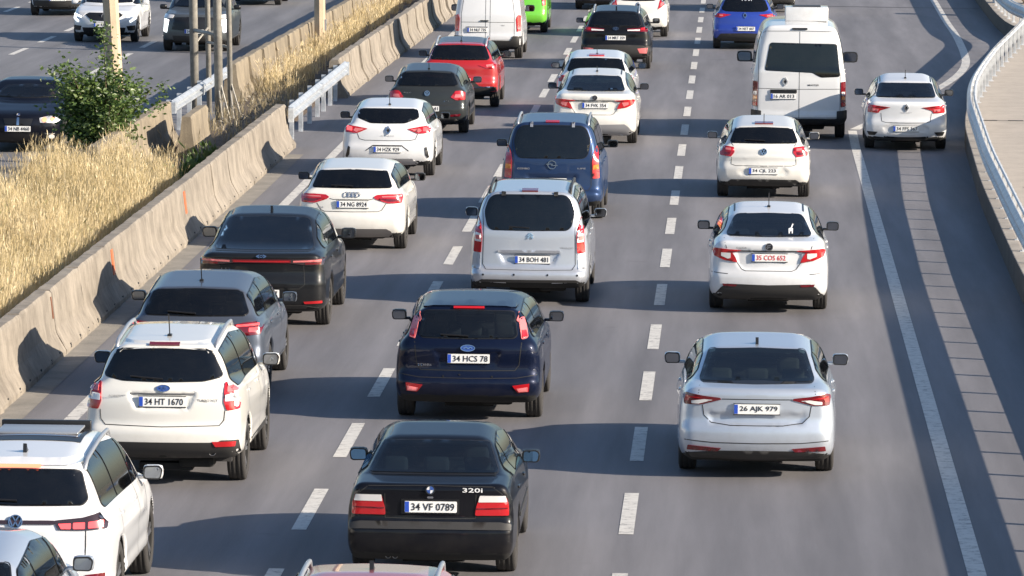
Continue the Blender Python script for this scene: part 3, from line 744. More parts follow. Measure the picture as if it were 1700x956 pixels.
car(name='blue_crossover', label='bright blue crossover with a lettered rear window, left of the minibus roof', x=1.32, y=149.7, paint=((.025, .06, .36), .35), W=1.78, ro=.8, wb=2.6, rw=.33, belt=1.0, vox=.05,
    **profile(4.13, 1.55, hatch_tail(1.02), .16, 1.04, .42, 1.40, 1.6, 2.3, 3.1, 1.02),
    win=[(0, 1.40), (.46, 1.39), (.53, 1.37), (.64, 1.10), (.52, 1.05), (0, 1.04)], tint=(.04, .045, .05), dlo=(.5, 2.9),
    lamps=[[([(.38, .955), (.62, .975), (.81, .985), (.82, .88), (.66, .87)], 'red'), ([(.60, .95), (.70, .955), (.70, .91), (.60, .91)], 'redpale')]],
    plates=[(.02, .58, '34 NST 007', 'ink')], emblems=[('diamond', 0, .94, .9)], badges=[('TAXI', .03, 1.33, .30, .10, 'sticker')],
    trims=[('bumper_trim', mh((0, .46), (.66, .44), (.78, .30), (.6, .22), (0, .2)), 'trim', .006)], mirpaint='seal')
car(name='pale_van', label='cream white van ahead of the blue crossover at the top edge', cat='van', x=2.0, y=170.5, paint=CREAM, W=1.85, ro=.85, wb=2.75, rw=.32, belt=1.1, vox=.055, tumble=R(8), gcurve=.06, grt=.05,
    **profile(4.4, 1.85, [(.12, .25), (0, .40), (0, .6), (.03, .66), (.04, 1.0), (.06, 1.14), (.5, 1.16)], .05, 1.15, .16, 1.76, 1.6, 2.9, 3.7, 1.1, hood=1.02),
    win=[(0, 1.66), (.52, 1.64), (.60, 1.2), (0, 1.18)], noside=True, lamps=[[([(.74, 1.2), (.83, 1.22), (.83, .80), (.76, .80)], 'red'), ([(.76, 1.0), (.82, 1.0), (.82, .9), (.76, .9)], 'amber')]],
    plates=[(0, .75, '34 KTR 61', 'ink')], trims=[('bumper', mh((0, .52), (.86, .52), (.86, .34), (0, .32)), 'trim', .02)], group='vans in the traffic queue')
# --- slip road
car(name='white_sedan', label='white saloon on the narrow strip beside the right guardrail', x=4.62, y=112.7, yaw=R(-.6), paint=WHITE, tumble=R(22), grt=.15, W=1.73, ro=1.0, wb=2.65, rw=.31, belt=.98, vox=.038,
    **profile(4.40, 1.50, sedan_tail(1.02, .62, 1.08), .56, 1.08, 1.30, 1.38, 2.2, 2.6, 3.4, 1.0),
    win=[(0, 1.335), (.50, 1.33), (.545, 1.31), (.61, 1.105), (.58, 1.09), (0, 1.085)], tint=(.12, .16, .19), dlo=(.95, 3.15), shelf=(.65, 1.2, 1.0), seats=(1.2, 2.0),
    lamps=[[([(.32, .905), (.50, .93), (.78, .96), (.79, .80), (.56, .79), (.54, .84)], 'red'), ([(.56, .87), (.70, .88), (.70, .83), (.58, .82)], 'redpale'), ([(.35, .903), (.60, .925), (.60, .905), (.40, .892)], 'reddark')]],
    plates=[(0, .47, '34 FFS 367', 'ink')], emblems=[('diamond', 0, .90, .85)], badges=[('TALIANT', 0, .80, .24, .02, 'grey')], antenna=(1.6, .18, 'rod'),
    disp=[(mh((0, .56), (.32, .56), (.46, .48), (.42, .40), (0, .40)), .02, .03)], mirpaint='seal',
    trims2=[('bumper_vent', [(.58, .40), (.80, .41), (.76, .33), (.64, .33)], 'seal', .008)], trims=[('bumper_trim', mh((0, .27), (.66, .265), (.6, .2), (0, .19)), 'trim', .006)],
    top=[('roof_strip', rect(.515, .54, 1.5, 2.8), 'seal', .004), ('roof_strip', rect(-.54, -.515, 1.5, 2.8), 'seal', .004)],
    seams=[[(.52, .79), (.5, .62), (.42, .595), (0, .59)]])

# --- middle lane
car(name='black_sedan', label='old black saloon with half red half white lamps and blue mirrors', x=-1.88, y=53.7, paint=((.004, .0045, .007), .0), W=1.70, ro=1.02, wb=2.70, rw=.315, belt=.93, vox=.03, kl=.09, kg=.09, bow=.06, gbow=.05, rt=.03, tumble=R(24), inset=.05, lr=.05, grt=.10, crown=.03,
    low=[(.16, .22), (.03, .30), (-.01, .42), (-.01, .56), (.06, .63), (.06, .86), (.05, .96), (.09, 1.0), (.64, 1.03), (3.2, .98), (3.55, .92), (4.15, .80), (4.38, .70), (4.43, .5), (4.40, .3), (4.28, .2)],
    gh=[(.60, .8), (.58, 1.03), (1.28, 1.335), (2.0, 1.39), (2.55, 1.34), (3.22, .97), (3.1, .7)], cw=3.22, zcw=.97, L=4.43, H=1.39,
    win=[(0, 1.295), (.50, 1.285), (.53, 1.275), (.645, 1.05), (.62, 1.04), (0, 1.04)], wr=.03, tint=(.22, .29, .32), dlo=(1.0, 3.0), shelf=(.65, 1.2, .97), seats=(1.2, 1.95), frit=.022,
    lamps=[[([(.445, .69), (.455, .77), (.49, .885), (.745, .885), (.775, .80), (.78, .69)], 'red'), ([(.483, .86), (.492, .89), (.742, .888), (.758, .825), (.478, .825)], 'white'), ([(.46, .765), (.765, .77), (.765, .758), (.458, .753)], 'reddark')]],
    plates=[(0.005, .775, '34 VF 0789', 'ink')], emblems=[('roundel', 0, .945, 1.05)], badges=[('320i', .42, .945, .20, .045, 'sticker')], mirmat='bluemirror', mirpaint='seal', mir=(.90, 2.72, .95),
    trims=[('bumper_strip', mh((0, .625), (.70, .62), (.80, .60), (.80, .545), (.70, .55), (0, .555)), 'trim', .012), ('plate_recess', rect(-.29, .29, .70, .85), 'seal', .004), ('chrome_strip', rect(-.03, .03, .86, .88), 'chrome', .010)],
    dots=[(.28, .585, .014), (-.28, .585, .014)], seams=[[(.455, .90), (.45, .66), (0, .655)], [(0, .985), (.62, .975)], [(.63, .97), (.72, .90)]], pipes=[(-.35, .27, .028), (-.42, .27, .028)],
    side=[('side_moulding', [(1.4, .50), (3.3, .50), (3.3, .55), (1.4, .55)], 'trim', .010)])
car(name='navy_hatchback', label='navy blue hatchback with tall lamps beside its rear window', x=-2.15, y=66.6, paint=((.004, .008, .026), .3), W=1.84, ro=.85, wb=2.64, rw=.315, belt=1.0, vox=.032, kl=.15, grt=.10, inset=.05, tumble=R(19),
    **profile(4.34, 1.49, [(.16, .24), (.03, .34), (-.01, .44), (-.01, .54), (.06, .60), (.08, .72), (.05, .84), (.06, .97), (.14, 1.05), (.5, 1.06)], .13, 1.04, .33, 1.425, 1.6, 2.35, 3.25, 1.02),
    win=[(0, 1.37), (.52, 1.36), (.555, 1.345), (.60, 1.08), (.56, 1.05), (0, 1.045)], wr=.03, tint=(.24, .29, .30), stint=(.3, .34, .35), dlo=(.45, 3.0), seats=(1.0, 1.85), hbl=(.19, 1.395, 'red'), seat='seatcloth',
    lamps=[[([(.60, 1.355), (.655, 1.335), (.70, 1.20), (.735, 1.05), (.655, 1.03), (.625, 1.19)], 'redpale'), ([(.655, 1.14), (.70, 1.14), (.725, 1.06), (.665, 1.045)], 'red')]],
    plates=[(.01, .80, '34 HCS 78', 'ink')], emblems=[('oval', 0, .93, 1.05)], badges=[('TITANIUM', -.52, .715, .20, .028, 'chrome')], antenna=None,
    trims=[('spoiler', mh((0, 1.445), (.50, 1.43), (.60, 1.395), (.57, 1.385), (.45, 1.408), (0, 1.415)), 'P', .022)],
    trims2=[('reflector', [(.55, .475), (.76, .50), (.75, .40), (.62, .39)], 'red', .012), ('reflector_lens', [(.60, .44), (.74, .46), (.74, .405), (.63, .40)], 'redpale', .016)],
    disp=[(mh((0, .88), (.40, .88), (.34, .73), (0, .73)), .02, .03)],
    seams=[[(.66, 1.0), (.63, .72), (.58, .655), (0, .65)], [(.0, .56), (.6, .565), (.85, .60)]], wiper=(.0, 1.06, -.34, 1.075), dots=[(.3, .58, .012), (-.3, .58, .012), (-.1, .60, .012)])
car(name='silver_minivan', label='silver boxy minivan with roof rails in the middle lane', cat='minivan', x=-1.94, y=80.7, paint=((.50, .53, .58), .55), W=1.81, ro=.85, wb=2.73, rw=.325, belt=1.10, vox=.034, kl=.17, kg=.17, bow=.07, gbow=.06, tumble=R(11), inset=.05, grt=.05, gcurve=.12,
    **profile(4.38, 1.77, [(.14, .26), (.0, .34), (-.04, .42), (-.04, .52), (.05, .56), (.07, .80), (.08, 1.05), (.12, 1.14), (.5, 1.15)], .09, 1.12, .22, 1.70, 1.6, 2.55, 3.45, 1.10, hood=1.0),
    win=[(0, 1.645), (.52, 1.64), (.60, 1.58), (.665, 1.40), (.62, 1.19), (.56, 1.135), (0, 1.13)], wr=.07, tint=(.035, .04, .04), dlo=(.4, 3.2), seats=(.95, 1.9), hbl=(.12, 1.70, 'reddark'),
    lamps=[[([(.765, 1.33), (.79, 1.25), (.825, .80), (.715, .79), (.70, 1.05), (.725, 1.22)], 'red'), ([(.715, 1.07), (.79, 1.09), (.80, .96), (.71, .95)], 'white'), ([(.735, 1.045), (.79, 1.05), (.79, .99), (.735, .985)], 'redpale')]],
    plates=[(.05, .695, '34 BOH 481', 'ink')], emblems=[('chevrons', .02, 1.05, .75)],
    disp=[(mh((0, .80), (.45, .80), (.36, .64), (0, .64)), .028, .025)],
    trims=[('tailgate_handle', mh((0, .835), (.46, .832), (.47, .80), (0, .80)), 'P', .020), ('bumper_strip', mh((0, .40), (.70, .40), (.78, .36), (0, .36)), 'trim', .006)],
    dots=[(.28, .475, .016), (.72, .47, .016), (-.22, .475, .016), (-.68, .47, .016)],
    top=[], seams=[[(.68, 1.12), (.69, .62), (.64, .545), (0, .54)], [(.60, 1.67), (.70, 1.42), (.68, 1.12)]], rails=(.60, .45, 2.4, 'trim'),
    trims2=[('hinge', [(.36, 1.63), (.42, 1.63), (.42, 1.73), (.36, 1.73)], 'trim', .02), ('bumper_corner', [(.72, .78), (.83, .78), (.85, .56), (.73, .55)], 'P', .008)], wiper=(.0, 1.16, -.3, 1.18), badges=[('BERLINGO', .55, .87, .22, .025, 'grey')])
car(name='blue_minivan', label='dark blue boxy minivan with roof rails directly ahead of the silver one', cat='minivan', x=-2.10, y=95.2, paint=((.022, .045, .11), .4), W=1.83, ro=.85, wb=2.73, rw=.325, belt=1.10, vox=.038, kl=.17, kg=.17, bow=.07, gbow=.06, tumble=R(11), inset=.05, grt=.05, gcurve=.12,
    **profile(4.38, 1.80, [(.14, .26), (.0, .34), (-.04, .42), (-.04, .52), (.05, .56), (.07, .80), (.08, 1.05), (.12, 1.14), (.5, 1.15)], .09, 1.12, .22, 1.73, 1.6, 2.55, 3.45, 1.10, hood=1.0),
    win=[(0, 1.67), (.52, 1.66), (.60, 1.60), (.665, 1.42), (.62, 1.17), (.56, 1.11), (0, 1.105)], wr=.07, tint=(.06, .06, .055), dlo=(.4, 3.2), seats=(.95, 1.9), hbl=(.12, 1.725, 'red'),
    lamps=[[([(.77, 1.33), (.795, 1.25), (.83, .76), (.715, .75), (.70, 1.05), (.73, 1.22)], 'red'), ([(.72, .99), (.805, 1.0), (.81, .92), (.715, .91)], 'amber')]],
    plates=[(0, .70, '34 EPR 52', 'ink')], emblems=[('bolt', 0, .99, 1.15)], badges=[('COMBO', -.50, .92, .22, .03, 'grey'), ('LIFE', .52, .93, .14, .025, 'grey')],
    disp=[(mh((0, .80), (.45, .80), (.36, .64), (0, .64)), .028, .025)], rails=(.62, .45, 2.4, 'silverplastic'),
    trims2=[('hinge', [(.34, 1.64), (.39, 1.64), (.39, 1.76), (.34, 1.76)], 'silverplastic', .018)], seams=[[(.68, 1.12), (.69, .62), (.64, .545), (0, .54)], [(.60, 1.69), (.70, 1.42), (.68, 1.12)]], mirpaint='seal')
car(name='white_sedan', label='white saloon with slanted red lamps just ahead of the dark blue minivan', x=-1.83, y=113.3, paint=CREAM, tumble=R(22), grt=.15, W=1.79, ro=1.0, wb=2.64, rw=.32, belt=1.0, vox=.038,
    **profile(4.53, 1.50, sedan_tail(1.08, .60, 1.12), .52, 1.12, 1.30, 1.40, 2.2, 2.7, 3.5, 1.02),
    win=[(0, 1.385), (.45, 1.375), (.51, 1.35), (.60, 1.14), (.57, 1.125), (0, 1.12)], wr=.05, tint=(.12, .16, .17), dlo=(1.0, 3.25), shelf=(.6, 1.15, 1.03), seats=(1.2, 2.0),
    lamps=[[([(.40, .945), (.60, .96), (.79, .975), (.825, .95), (.80, .86), (.66, .80), (.46, .765), (.50, .86), (.54, .91)], 'red'), ([(.56, .905), (.70, .91), (.70, .86), (.60, .82)], 'redpale'), ([(.42, .935), (.60, .935), (.60, .915), (.52, .915)], 'reddark')]],
    plates=[(0, .84, '34 FVK 354', 'ink')], emblems=[('fcircle', 0, 1.0, .9)], antenna=(1.75, .12, 'rod'), mirpaint='seal',
    disp=[(mh((0, .935), (.48, .935), (.44, .72), (.36, .665), (0, .665)), .022, .03)],
    trims=[('bumper_trim', mh((0, .44), (.62, .455), (.70, .40), (.80, .28), (.70, .22), (0, .20)), 'grey', .006), ('chrome_strip', mh((0, .945), (.43, .945), (.43, .93), (0, .93)), 'trim', .008)],
    top=[('roof_strip', rect(.50, .525, 1.6, 2.9), 'seal', .004), ('roof_strip', rect(-.525, -.50, 1.6, 2.9), 'seal', .004)],
    seams=[[(.47, .77), (.40, .67), (.34, .645), (0, .645)]])
car(name='white_hatchback', label='white hatchback half hidden between the white saloon and the black crossover', x=-2.02, y=121.3, paint=WHITE, W=1.80, ro=.85, wb=2.65, rw=.32, belt=.98, vox=.045,
    **profile(4.36, 1.47, hatch_tail(1.0), .15, 1.03, .50, 1.36, 1.7, 2.35, 3.25, 1.0),
    win=[(0, 1.345), (.50, 1.335), (.56, 1.31), (.64, 1.08), (.6, 1.06), (0, 1.055)], tint=(.05, .05, .055), hbl=(.17, 1.385, 'red'), antenna=(1.0, .14, 'rod'), mirpaint='seal', dlo=(.5, 2.95),
    lamps=[[([(.40, .93), (.78, .97), (.83, .94), (.82, .83), (.60, .83)], 'red')]], plates=[(0, .55, '34 DGL 07', 'ink')], emblems=[('diamond', 0, .92, .9)])
car(name='black_crossover', label='black crossover with pale horizontal lamps in the middle lane', x=-2.0, y=139.7, paint=((.005, .005, .006), .0), W=1.825, ro=.95, wb=2.64, rw=.35, belt=1.07, vox=.045,
    **profile(4.46, 1.60, [(.16, .3), (.03, .38), (0, .5), (0, .68), (.06, .76), (.07, 1.0), (.13, 1.09), (.5, 1.10)], .15, 1.10, .42, 1.50, 1.7, 2.4, 3.35, 1.08, hood=1.0, lo=.24),
    win=[(0, 1.48), (.48, 1.47), (.55, 1.45), (.655, 1.16), (.6, 1.12), (0, 1.11)], tint=(.05, .055, .055), dlo=(.55, 3.1), rails=(.58, .6, 2.4, 'silverplastic'), antenna=(.8, .08, 'fin'), mirpaint='seal', arch=.05,
    lamps=[[([(.29, 1.055), (.60, 1.075), (.80, 1.12), (.84, 1.06), (.80, .98), (.60, .99), (.30, 1.0)], 'reddark'), ([(.30, 1.03), (.62, 1.045), (.62, 1.005), (.30, 1.005)], 'white'), ([(.64, 1.07), (.80, 1.09), (.80, 1.02), (.64, 1.02)], 'red')]],
    plates=[(0, .83, '34 MRT 359', 'ink')], emblems=[('ovals', 0, 1.06, 1.15)], trims=[('bumper_trim', mh((0, .66), (.70, .64), (.86, .55), (.84, .36), (0, .32)), 'trim', .006)],
    trims2=[('reflector', [(.56, .56), (.82, .58), (.80, .44), (.62, .44)], 'redpale', .010), ('wheel_arch_trim', [(.78, .62), (.88, .62), (.88, .38), (.80, .38)], 'trim', .010)])
car(name='white_hatchback', label='white hatchback with tall red corner lamps at the top, right of the black crossover', x=-1.72, y=155.4, paint=CREAM, W=1.73, ro=.72, wb=2.59, rw=.31, belt=.98, vox=.05,
    **profile(4.06, 1.45, hatch_tail(1.0), .15, 1.03, .48, 1.34, 1.6, 2.3, 3.05, 1.0),
    win=[(0, 1.33), (.48, 1.32), (.54, 1.30), (.62, 1.12), (.45, 1.05), (0, 1.04)], tint=(.05, .05, .055), dlo=(.5, 2.8), mirpaint='seal',
    lamps=[[([(.62, 1.08), (.74, 1.12), (.80, .95), (.56, .80), (.60, .95)], 'red'), ([(.64, .98), (.72, 1.0), (.72, .92), (.63, .88)], 'redpale')]], plates=[(0, .6, '34 AVD 38', 'ink')], emblems=[('diamond', 0, .93, .9)])
car(name='dark_sedan', label='dark saloon cut by the top edge beside the green car', x=-3.10, y=171.0, paint=((.03, .035, .045), .3), W=1.82, ro=.95, wb=2.7, rw=.33, belt=1.0, vox=.055,
    **profile(4.6, 1.46, sedan_tail(1.05, .55, 1.09), .5, 1.09, 1.3, 1.39, 2.2, 2.7, 3.5, 1.0), win=[(0, 1.37), (.53, 1.35), (.64, 1.11), (0, 1.1)], dlo=(1., 3.2),
    lamps=[[([(.45, .95), (.82, .97), (.82, .86), (.5, .86)], 'red')]], plates=[(0, .8, '34 TK 904', 'ink')])
car(name='red_crossover', label='faded red crossover with roof rails, only its roof showing at the bottom edge', x=-1.86, y=42.9, paint=((.42, .13, .14), .25), W=1.80, ro=.85, wb=2.6, rw=.33, belt=1.0, vox=.032,
    **profile(4.2, 1.53, hatch_tail(1.02), .16, 1.05, .42, 1.42, 1.6, 2.45, 3.2, 1.02),
    win=[(0, 1.42), (.48, 1.41), (.54, 1.39), (.64, 1.12), (.6, 1.09), (0, 1.085)], tint=(.05, .05, .05), rails=(.56, .5, 2.6, 'silverplastic'), antenna=(1.9, .08, 'fin'), finmat='seal', dlo=(.5, 2.95),
    lamps=[[([(.48, .97), (.80, 1.0), (.82, .88), (.55, .86)], 'red')]], plates=[(0, .72, '34 LCB 46', 'ink')])

# --- left lane
car(name='white_suv', label='white SUV with a raised glass sunroof and a full-width lamp bar', cat='SUV', x=-5.62, y=50.6, paint=WHITE, W=1.84, ro=.93, wb=2.68, rw=.36, belt=1.06, vox=.032, arch=.05,
    **profile(4.54, 1.65, [(.16, .3), (.03, .38), (0, .5), (0, .66), (.06, .74), (.07, .95), (.13, 1.09), (.5, 1.10)], .14, 1.09, .36, 1.55, 1.7, 2.5, 3.45, 1.07, hood=1.02, lo=.24),
    win=[(0, 1.478), (.52, 1.47), (.58, 1.45), (.66, 1.21), (.62, 1.165), (0, 1.16)], tint=(.02, .02, .022), stint=(.05, .055, .055), dlo=(.55, 3.2), seats=(1.15, 2.05), hbl=(.21, 1.503, Mlit('brakelit', (1.0, .16, .08), 2.0)),
    lamps=[[([(.36, 1.02), (.62, 1.045), (.83, 1.095), (.855, 1.075), (.845, .94), (.62, .93), (.40, .935)], 'smoke'), ([(.40, .99), (.52, .995), (.52, .945), (.43, .945)], 'redlit'), ([(.54, .998), (.65, 1.003), (.65, .945), (.54, .945)], 'redlit'), ([(.68, 1.005), (.81, 1.02), (.81, .955), (.68, .95)], 'redlit')]],
    trims=[('lamp_bar', rect(-.37, .37, .985, 1.02), 'smoke', .014), ('bumper_trim', mh((0, .42), (.70, .42), (.85, .36), (.8, .26), (0, .25)), 'trim', .006), ('spoiler', mh((0, 1.56), (.50, 1.55), (.58, 1.52), (.57, 1.505), (0, 1.51)), 'P', .02)],
    plates=[(0, .82, '34 PNR 75', 'ink')], emblems=[('vw', 0, 1.01, 1.1)], rails=(.60, .5, 2.6, 'silverplastic'), antenna=(.85, .08, 'fin'), finmat='seal',
    trims2=[('reflector', [(.66, .52), (.84, .54), (.84, .47), (.68, .46)], 'reddark', .010)], seams=[[(.66, .93), (.66, .62), (.58, .55), (0, .545)]],
    top=[('sunroof', [(-.46, 1.35), (.46, 1.35), (.46, 2.35), (-.46, 2.35)], 'seal', .006), ('sunroof_panel', [(-.42, 1.55), (.42, 1.55), (.42, 2.2), (-.42, 2.2)], 'smoke', .009)],
    wiper=(.0, 1.19, -.36, 1.2), sunroof=True, mirs=.95)
car(name='white_suv', label='white SUV with stacked corner lamps and a single right exhaust', cat='SUV', x=-5.26, y=60.3, paint=CREAM, W=1.80, ro=.98, wb=2.64, rw=.345, belt=1.10, vox=.032, kl=.13, grt=.12, tumble=R(16), arch=.06,
    **profile(4.60, 1.69, [(.18, .34), (.05, .42), (0, .50), (0, .66), (.06, .73), (.06, 1.0), (.12, 1.18), (.5, 1.19)], .13, 1.18, .32, 1.60, 1.7, 2.5, 3.45, 1.08, hood=1.04, lo=.28),
    win=[(0, 1.578), (.44, 1.572), (.52, 1.555), (.655, 1.28), (.64, 1.255), (.45, 1.215), (0, 1.205)], wr=.03, tint=(.03, .03, .032), stint=(.08, .09, .09), dlo=(.45, 3.2), seats=(1.15, 2.05), hbl=(.17, 1.592, 'reddark'),
    lamps=[[([(.69, 1.19), (.80, 1.215), (.855, 1.19), (.85, .90), (.72, .89), (.685, .98)], 'red'), ([(.70, 1.06), (.845, 1.08), (.845, 1.0), (.70, .99)], 'white'), ([(.72, 1.15), (.82, 1.16), (.82, 1.10), (.72, 1.09)], 'redpale')]],
    plates=[(0, .985, '34 HT 1670', 'ink')], emblems=[('stars', .01, 1.13, .95)], badges=[('FORESTER', -.50, 1.04, .20, .028, 'grey'), ('XT', .58, 1.0, .10, .028, 'grey'), ('TURBO', .46, 1.0, .14, .028, 'ink')],
    disp=[(mh((0, 1.07), (.37, 1.07), (.29, .90), (0, .90)), .028, .025)],
    trims=[('bumper_trim', mh((0, .535), (.62, .535), (.66, .56), (.85, .565), (.87, .36), (0, .34)), 'trim', .010), ('plate_garnish', mh((0, 1.08), (.37, 1.08), (.36, 1.062), (0, 1.062)), 'grey', .006), ('spoiler', mh((0, 1.66), (.48, 1.65), (.55, 1.62), (.54, 1.605), (0, 1.61)), 'P', .018)],
    trims2=[('reflector', [(.56, .545), (.82, .55), (.81, .495), (.60, .49)], 'red', .016)], pipes=[(.56, .42, .045)],
    seams=[[(.70, .89), (.69, .78), (.64, .72), (0, .705)]], rails=(.56, .5, 2.5, 'silverplastic'), antenna=(.9, .26, 'rod'), wiper=(.0, 1.225, -.36, 1.25), mirs=.95,
    side=[('sill_trim', [(1.4, .28), (3.2, .28), (3.2, .44), (1.4, .44)], 'trim', .008)])
car(name='grey_hatchback', label='slate grey hatchback squeezed between the white SUV and the dark fastback', x=-5.72, y=68.6, paint=((.085, .10, .13), .5), W=1.82, ro=.9, wb=2.64, rw=.33, belt=1.0, vox=.034,
    **profile(4.36, 1.50, hatch_tail(1.03), .16, 1.05, .48, 1.40, 1.7, 2.4, 3.25, 1.02),
    win=[(0, 1.375), (.50, 1.365), (.56, 1.345), (.66, 1.10), (.62, 1.07), (0, 1.065)], tint=(.16, .16, .14), dlo=(.5, 3.0), seats=(1.05, 1.85),
    lamps=[[([(.42, .945), (.62, .985), (.83, 1.0), (.85, .93), (.82, .84), (.60, .82), (.50, .86)], 'reddark'), ([(.52, .955), (.80, .975), (.80, .95), (.52, .93)], 'redlit'), ([(.68, .92), (.80, .925), (.80, .87), (.68, .87)], 'redlit')]],
    plates=[(0, .66, '34 GKD 19', 'ink')], antenna=(.95, .30, 'rod'), wiper=(.0, 1.08, -.36, 1.1), badges=[], emblems=[('sbadge', 0, .93, 1.)])
car(name='dark_fastback', label='glossy black fastback with a thin red lamp strip across its tail', x=-5.60, y=76.9, paint=((.011, .012, .014), .2), W=1.88, ro=1.0, wb=2.80, rw=.35, belt=1.06, vox=.034, grt=.14, tumble=R(19), arch=.045, inset=.05,
    **profile(4.78, 1.60, [(.16, .26), (.03, .36), (0, .5), (0, .70), (.05, .80), (.05, .98), (.03, 1.07), (.10, 1.10), (.4, 1.13), (1.5, 1.12)], .40, 1.11, 1.55, 1.54, 2.3, 2.8, 3.7, 1.06, hood=1.0, lo=.22),
    win=[(0, 1.50), (.52, 1.488), (.58, 1.465), (.70, 1.145), (.67, 1.125), (0, 1.12)], wr=.035, tint=(.02, .025, .04), stint=(.10, .11, .12), dlo=(1.0, 3.45), seats=(1.4, 2.2), gloss=1,
    lamps=[[([(.40, 1.015), (.62, 1.02), (.86, 1.035), (.88, 1.0), (.86, .93), (.60, .935), (.40, .965)], 'smoke'), ([(.45, 1.0), (.84, 1.015), (.84, .985), (.45, .975)], 'redpale'), ([(.62, .97), (.84, .975), (.83, .945), (.62, .945)], 'reddark')]],
    trims=[('lamp_strip', rect(-.42, .42, .967, 1.012), 'reddark', .014), ('lamp_line', rect(-.40, .40, .98, .995), 'red', .018), ('bumper_trim', mh((0, .36), (.60, .36), (.82, .32), (.75, .22), (0, .2)), 'trim', .006)],
    trims2=[('reflector', [(.60, .415), (.86, .43), (.86, .395), (.62, .385)], 'red', .010)], plates=[(.0, .53, '34 EHN 087', 'ink')], emblems=[('arrowpair', 0, 1.055, .85)], badges=[('1.5T', -.50, .87, .14, .03, 'chrome')],
    antenna=(1.85, .07, 'fin'), seams=[[(.60, .93), (.62, .66), (.54, .60), (0, .595)]], disp=[(mh((0, .61), (.34, .61), (.42, .50), (.36, .44), (0, .44)), .02, .03)], mirs=1.05)
car(name='white_hatchback', label='creamy white hatchback with four-ring emblem in the left lane', x=-5.18, y=89.0, paint=CREAM, W=1.79, ro=.83, wb=2.63, rw=.32, belt=.98, vox=.036,
    **profile(4.31, 1.43, hatch_tail(1.0), .16, 1.03, .52, 1.34, 1.7, 2.35, 3.2, .99),
    win=[(0, 1.315), (.50, 1.305), (.56, 1.285), (.645, 1.065), (.62, 1.05), (0, 1.045)], tint=(.02, .02, .024), stint=(.08, .09, .09), dlo=(.5, 2.95),
    lamps=[[([(.36, .90), (.42, .935), (.60, .945), (.81, .945), (.83, .90), (.82, .805), (.60, .80), (.40, .865)], 'red'), ([(.50, .915), (.80, .925), (.80, .90), (.50, .895)], 'redpale'), ([(.46, .88), (.78, .865), (.78, .835), (.60, .83)], 'reddark')]],
    plates=[(.02, .785, '34 NG 8924', 'ink')], emblems=[('rings4', .01, .94, 1.0)], badges=[('A3', -.50, .73, .08, .03, 'grey')], mirpaint='trim',
    trims=[('bumper_trim', mh((0, .385), (.58, .385), (.66, .34), (.68, .25), (.6, .2), (0, .19)), 'pipe', .006)],
    seams=[[(.57, .80), (.50, .69), (.44, .665), (0, .66)], [(.36, .875), (.30, .86), (0, .86)]], antenna=None, wiper=(.02, 1.06, -.34, 1.068))
car(name='white_hatchback', label='white hatchback with diamond emblem and black fin vents in its bumper', x=-5.58, y=104.4, paint=WHITE, W=1.80, ro=.75, wb=2.58, rw=.32, belt=.97, vox=.038,
    **profile(4.05, 1.44, hatch_tail(1.0), .15, 1.03, .46, 1.33, 1.6, 2.3, 3.05, .99),
    win=[(0, 1.30), (.50, 1.29), (.555, 1.27), (.59, 1.14), (.33, 1.045), (0, 1.04)], tint=(.035, .035, .04), stint=(.08, .09, .09), dlo=(.55, 2.8),
    lamps=[[([(.38, .93), (.60, .97), (.80, .995), (.82, .95), (.81, .86), (.58, .845)], 'red'), ([(.44, .925), (.62, .94), (.66, .90), (.60, .865)], 'redpale'), ([(.68, .96), (.78, .97), (.78, .90), (.68, .89)], 'redlit')]],
    plates=[(0, .545, '34 HZK 929', 'ink')], emblems=[('diamond', .01, .905, .95)], badges=[('CLIO', .0, .80, .26, .022, 'grey')], antenna=(.75, .22, 'rod'),
    trims2=[('bumper_vent', [(.715, .58), (.755, .60), (.80, .40), (.77, .38), (.73, .44)], 'seal', .010)], trims=[('bumper_trim', mh((0, .37), (.48, .37), (.60, .28), (.5, .21), (0, .2)), 'grey', .006), ('bumper_crease', mh((0, .625), (.28, .625), (.42, .52), (.41, .51), (.27, .61), (0, .61)), 'trim', .005)],
    seams=[[(.58, .84), (.54, .74), (.44, .715), (0, .71)]], mirpaint='seal')
car(name='dark_hatchback', label='dark grey hatchback behind the red crossover in the left lane', x=-5.48, y=116.0, paint=((.030, .034, .036), .2), W=1.75, ro=.8, wb=2.55, rw=.31, belt=.97, vox=.04,
    **profile(4.05, 1.45, hatch_tail(1.0), .16, 1.02, .46, 1.34, 1.6, 2.25, 3.05, .98),
    win=[(0, 1.33), (.48, 1.32), (.53, 1.30), (.64, 1.06), (.6, 1.035), (0, 1.03)], tint=(.10, .12, .11), dlo=(.5, 2.8), antenna=(.75, .13, 'rod'),
    lamps=[[([(.50, .80), (.60, .93), (.70, .935), (.80, .90), (.80, .745), (.62, .735)], 'red'), ([(.60, .86), (.72, .86), (.72, .80), (.58, .79)], 'redpale')]],
    plates=[(0, .56, '34 BUS 41', 'ink')], emblems=[('vw', 0, .88, .9)], badges=[('POLO', -.42, .89, .16, .028, 'chrome'), ('TSI', .40, .72, .12, .028, 'chrome')], trims2=[('reflector', [(.48, .43), (.72, .45), (.70, .40), (.5, .39)], 'reddark', .01)], trims=[('bumper_trim', mh((0, .36), (.6, .36), (.7, .28), (.6, .22), (0, .2)), 'trim', .006)], seams=[[(.6, .73), (.54, .64), (0, .62)]])
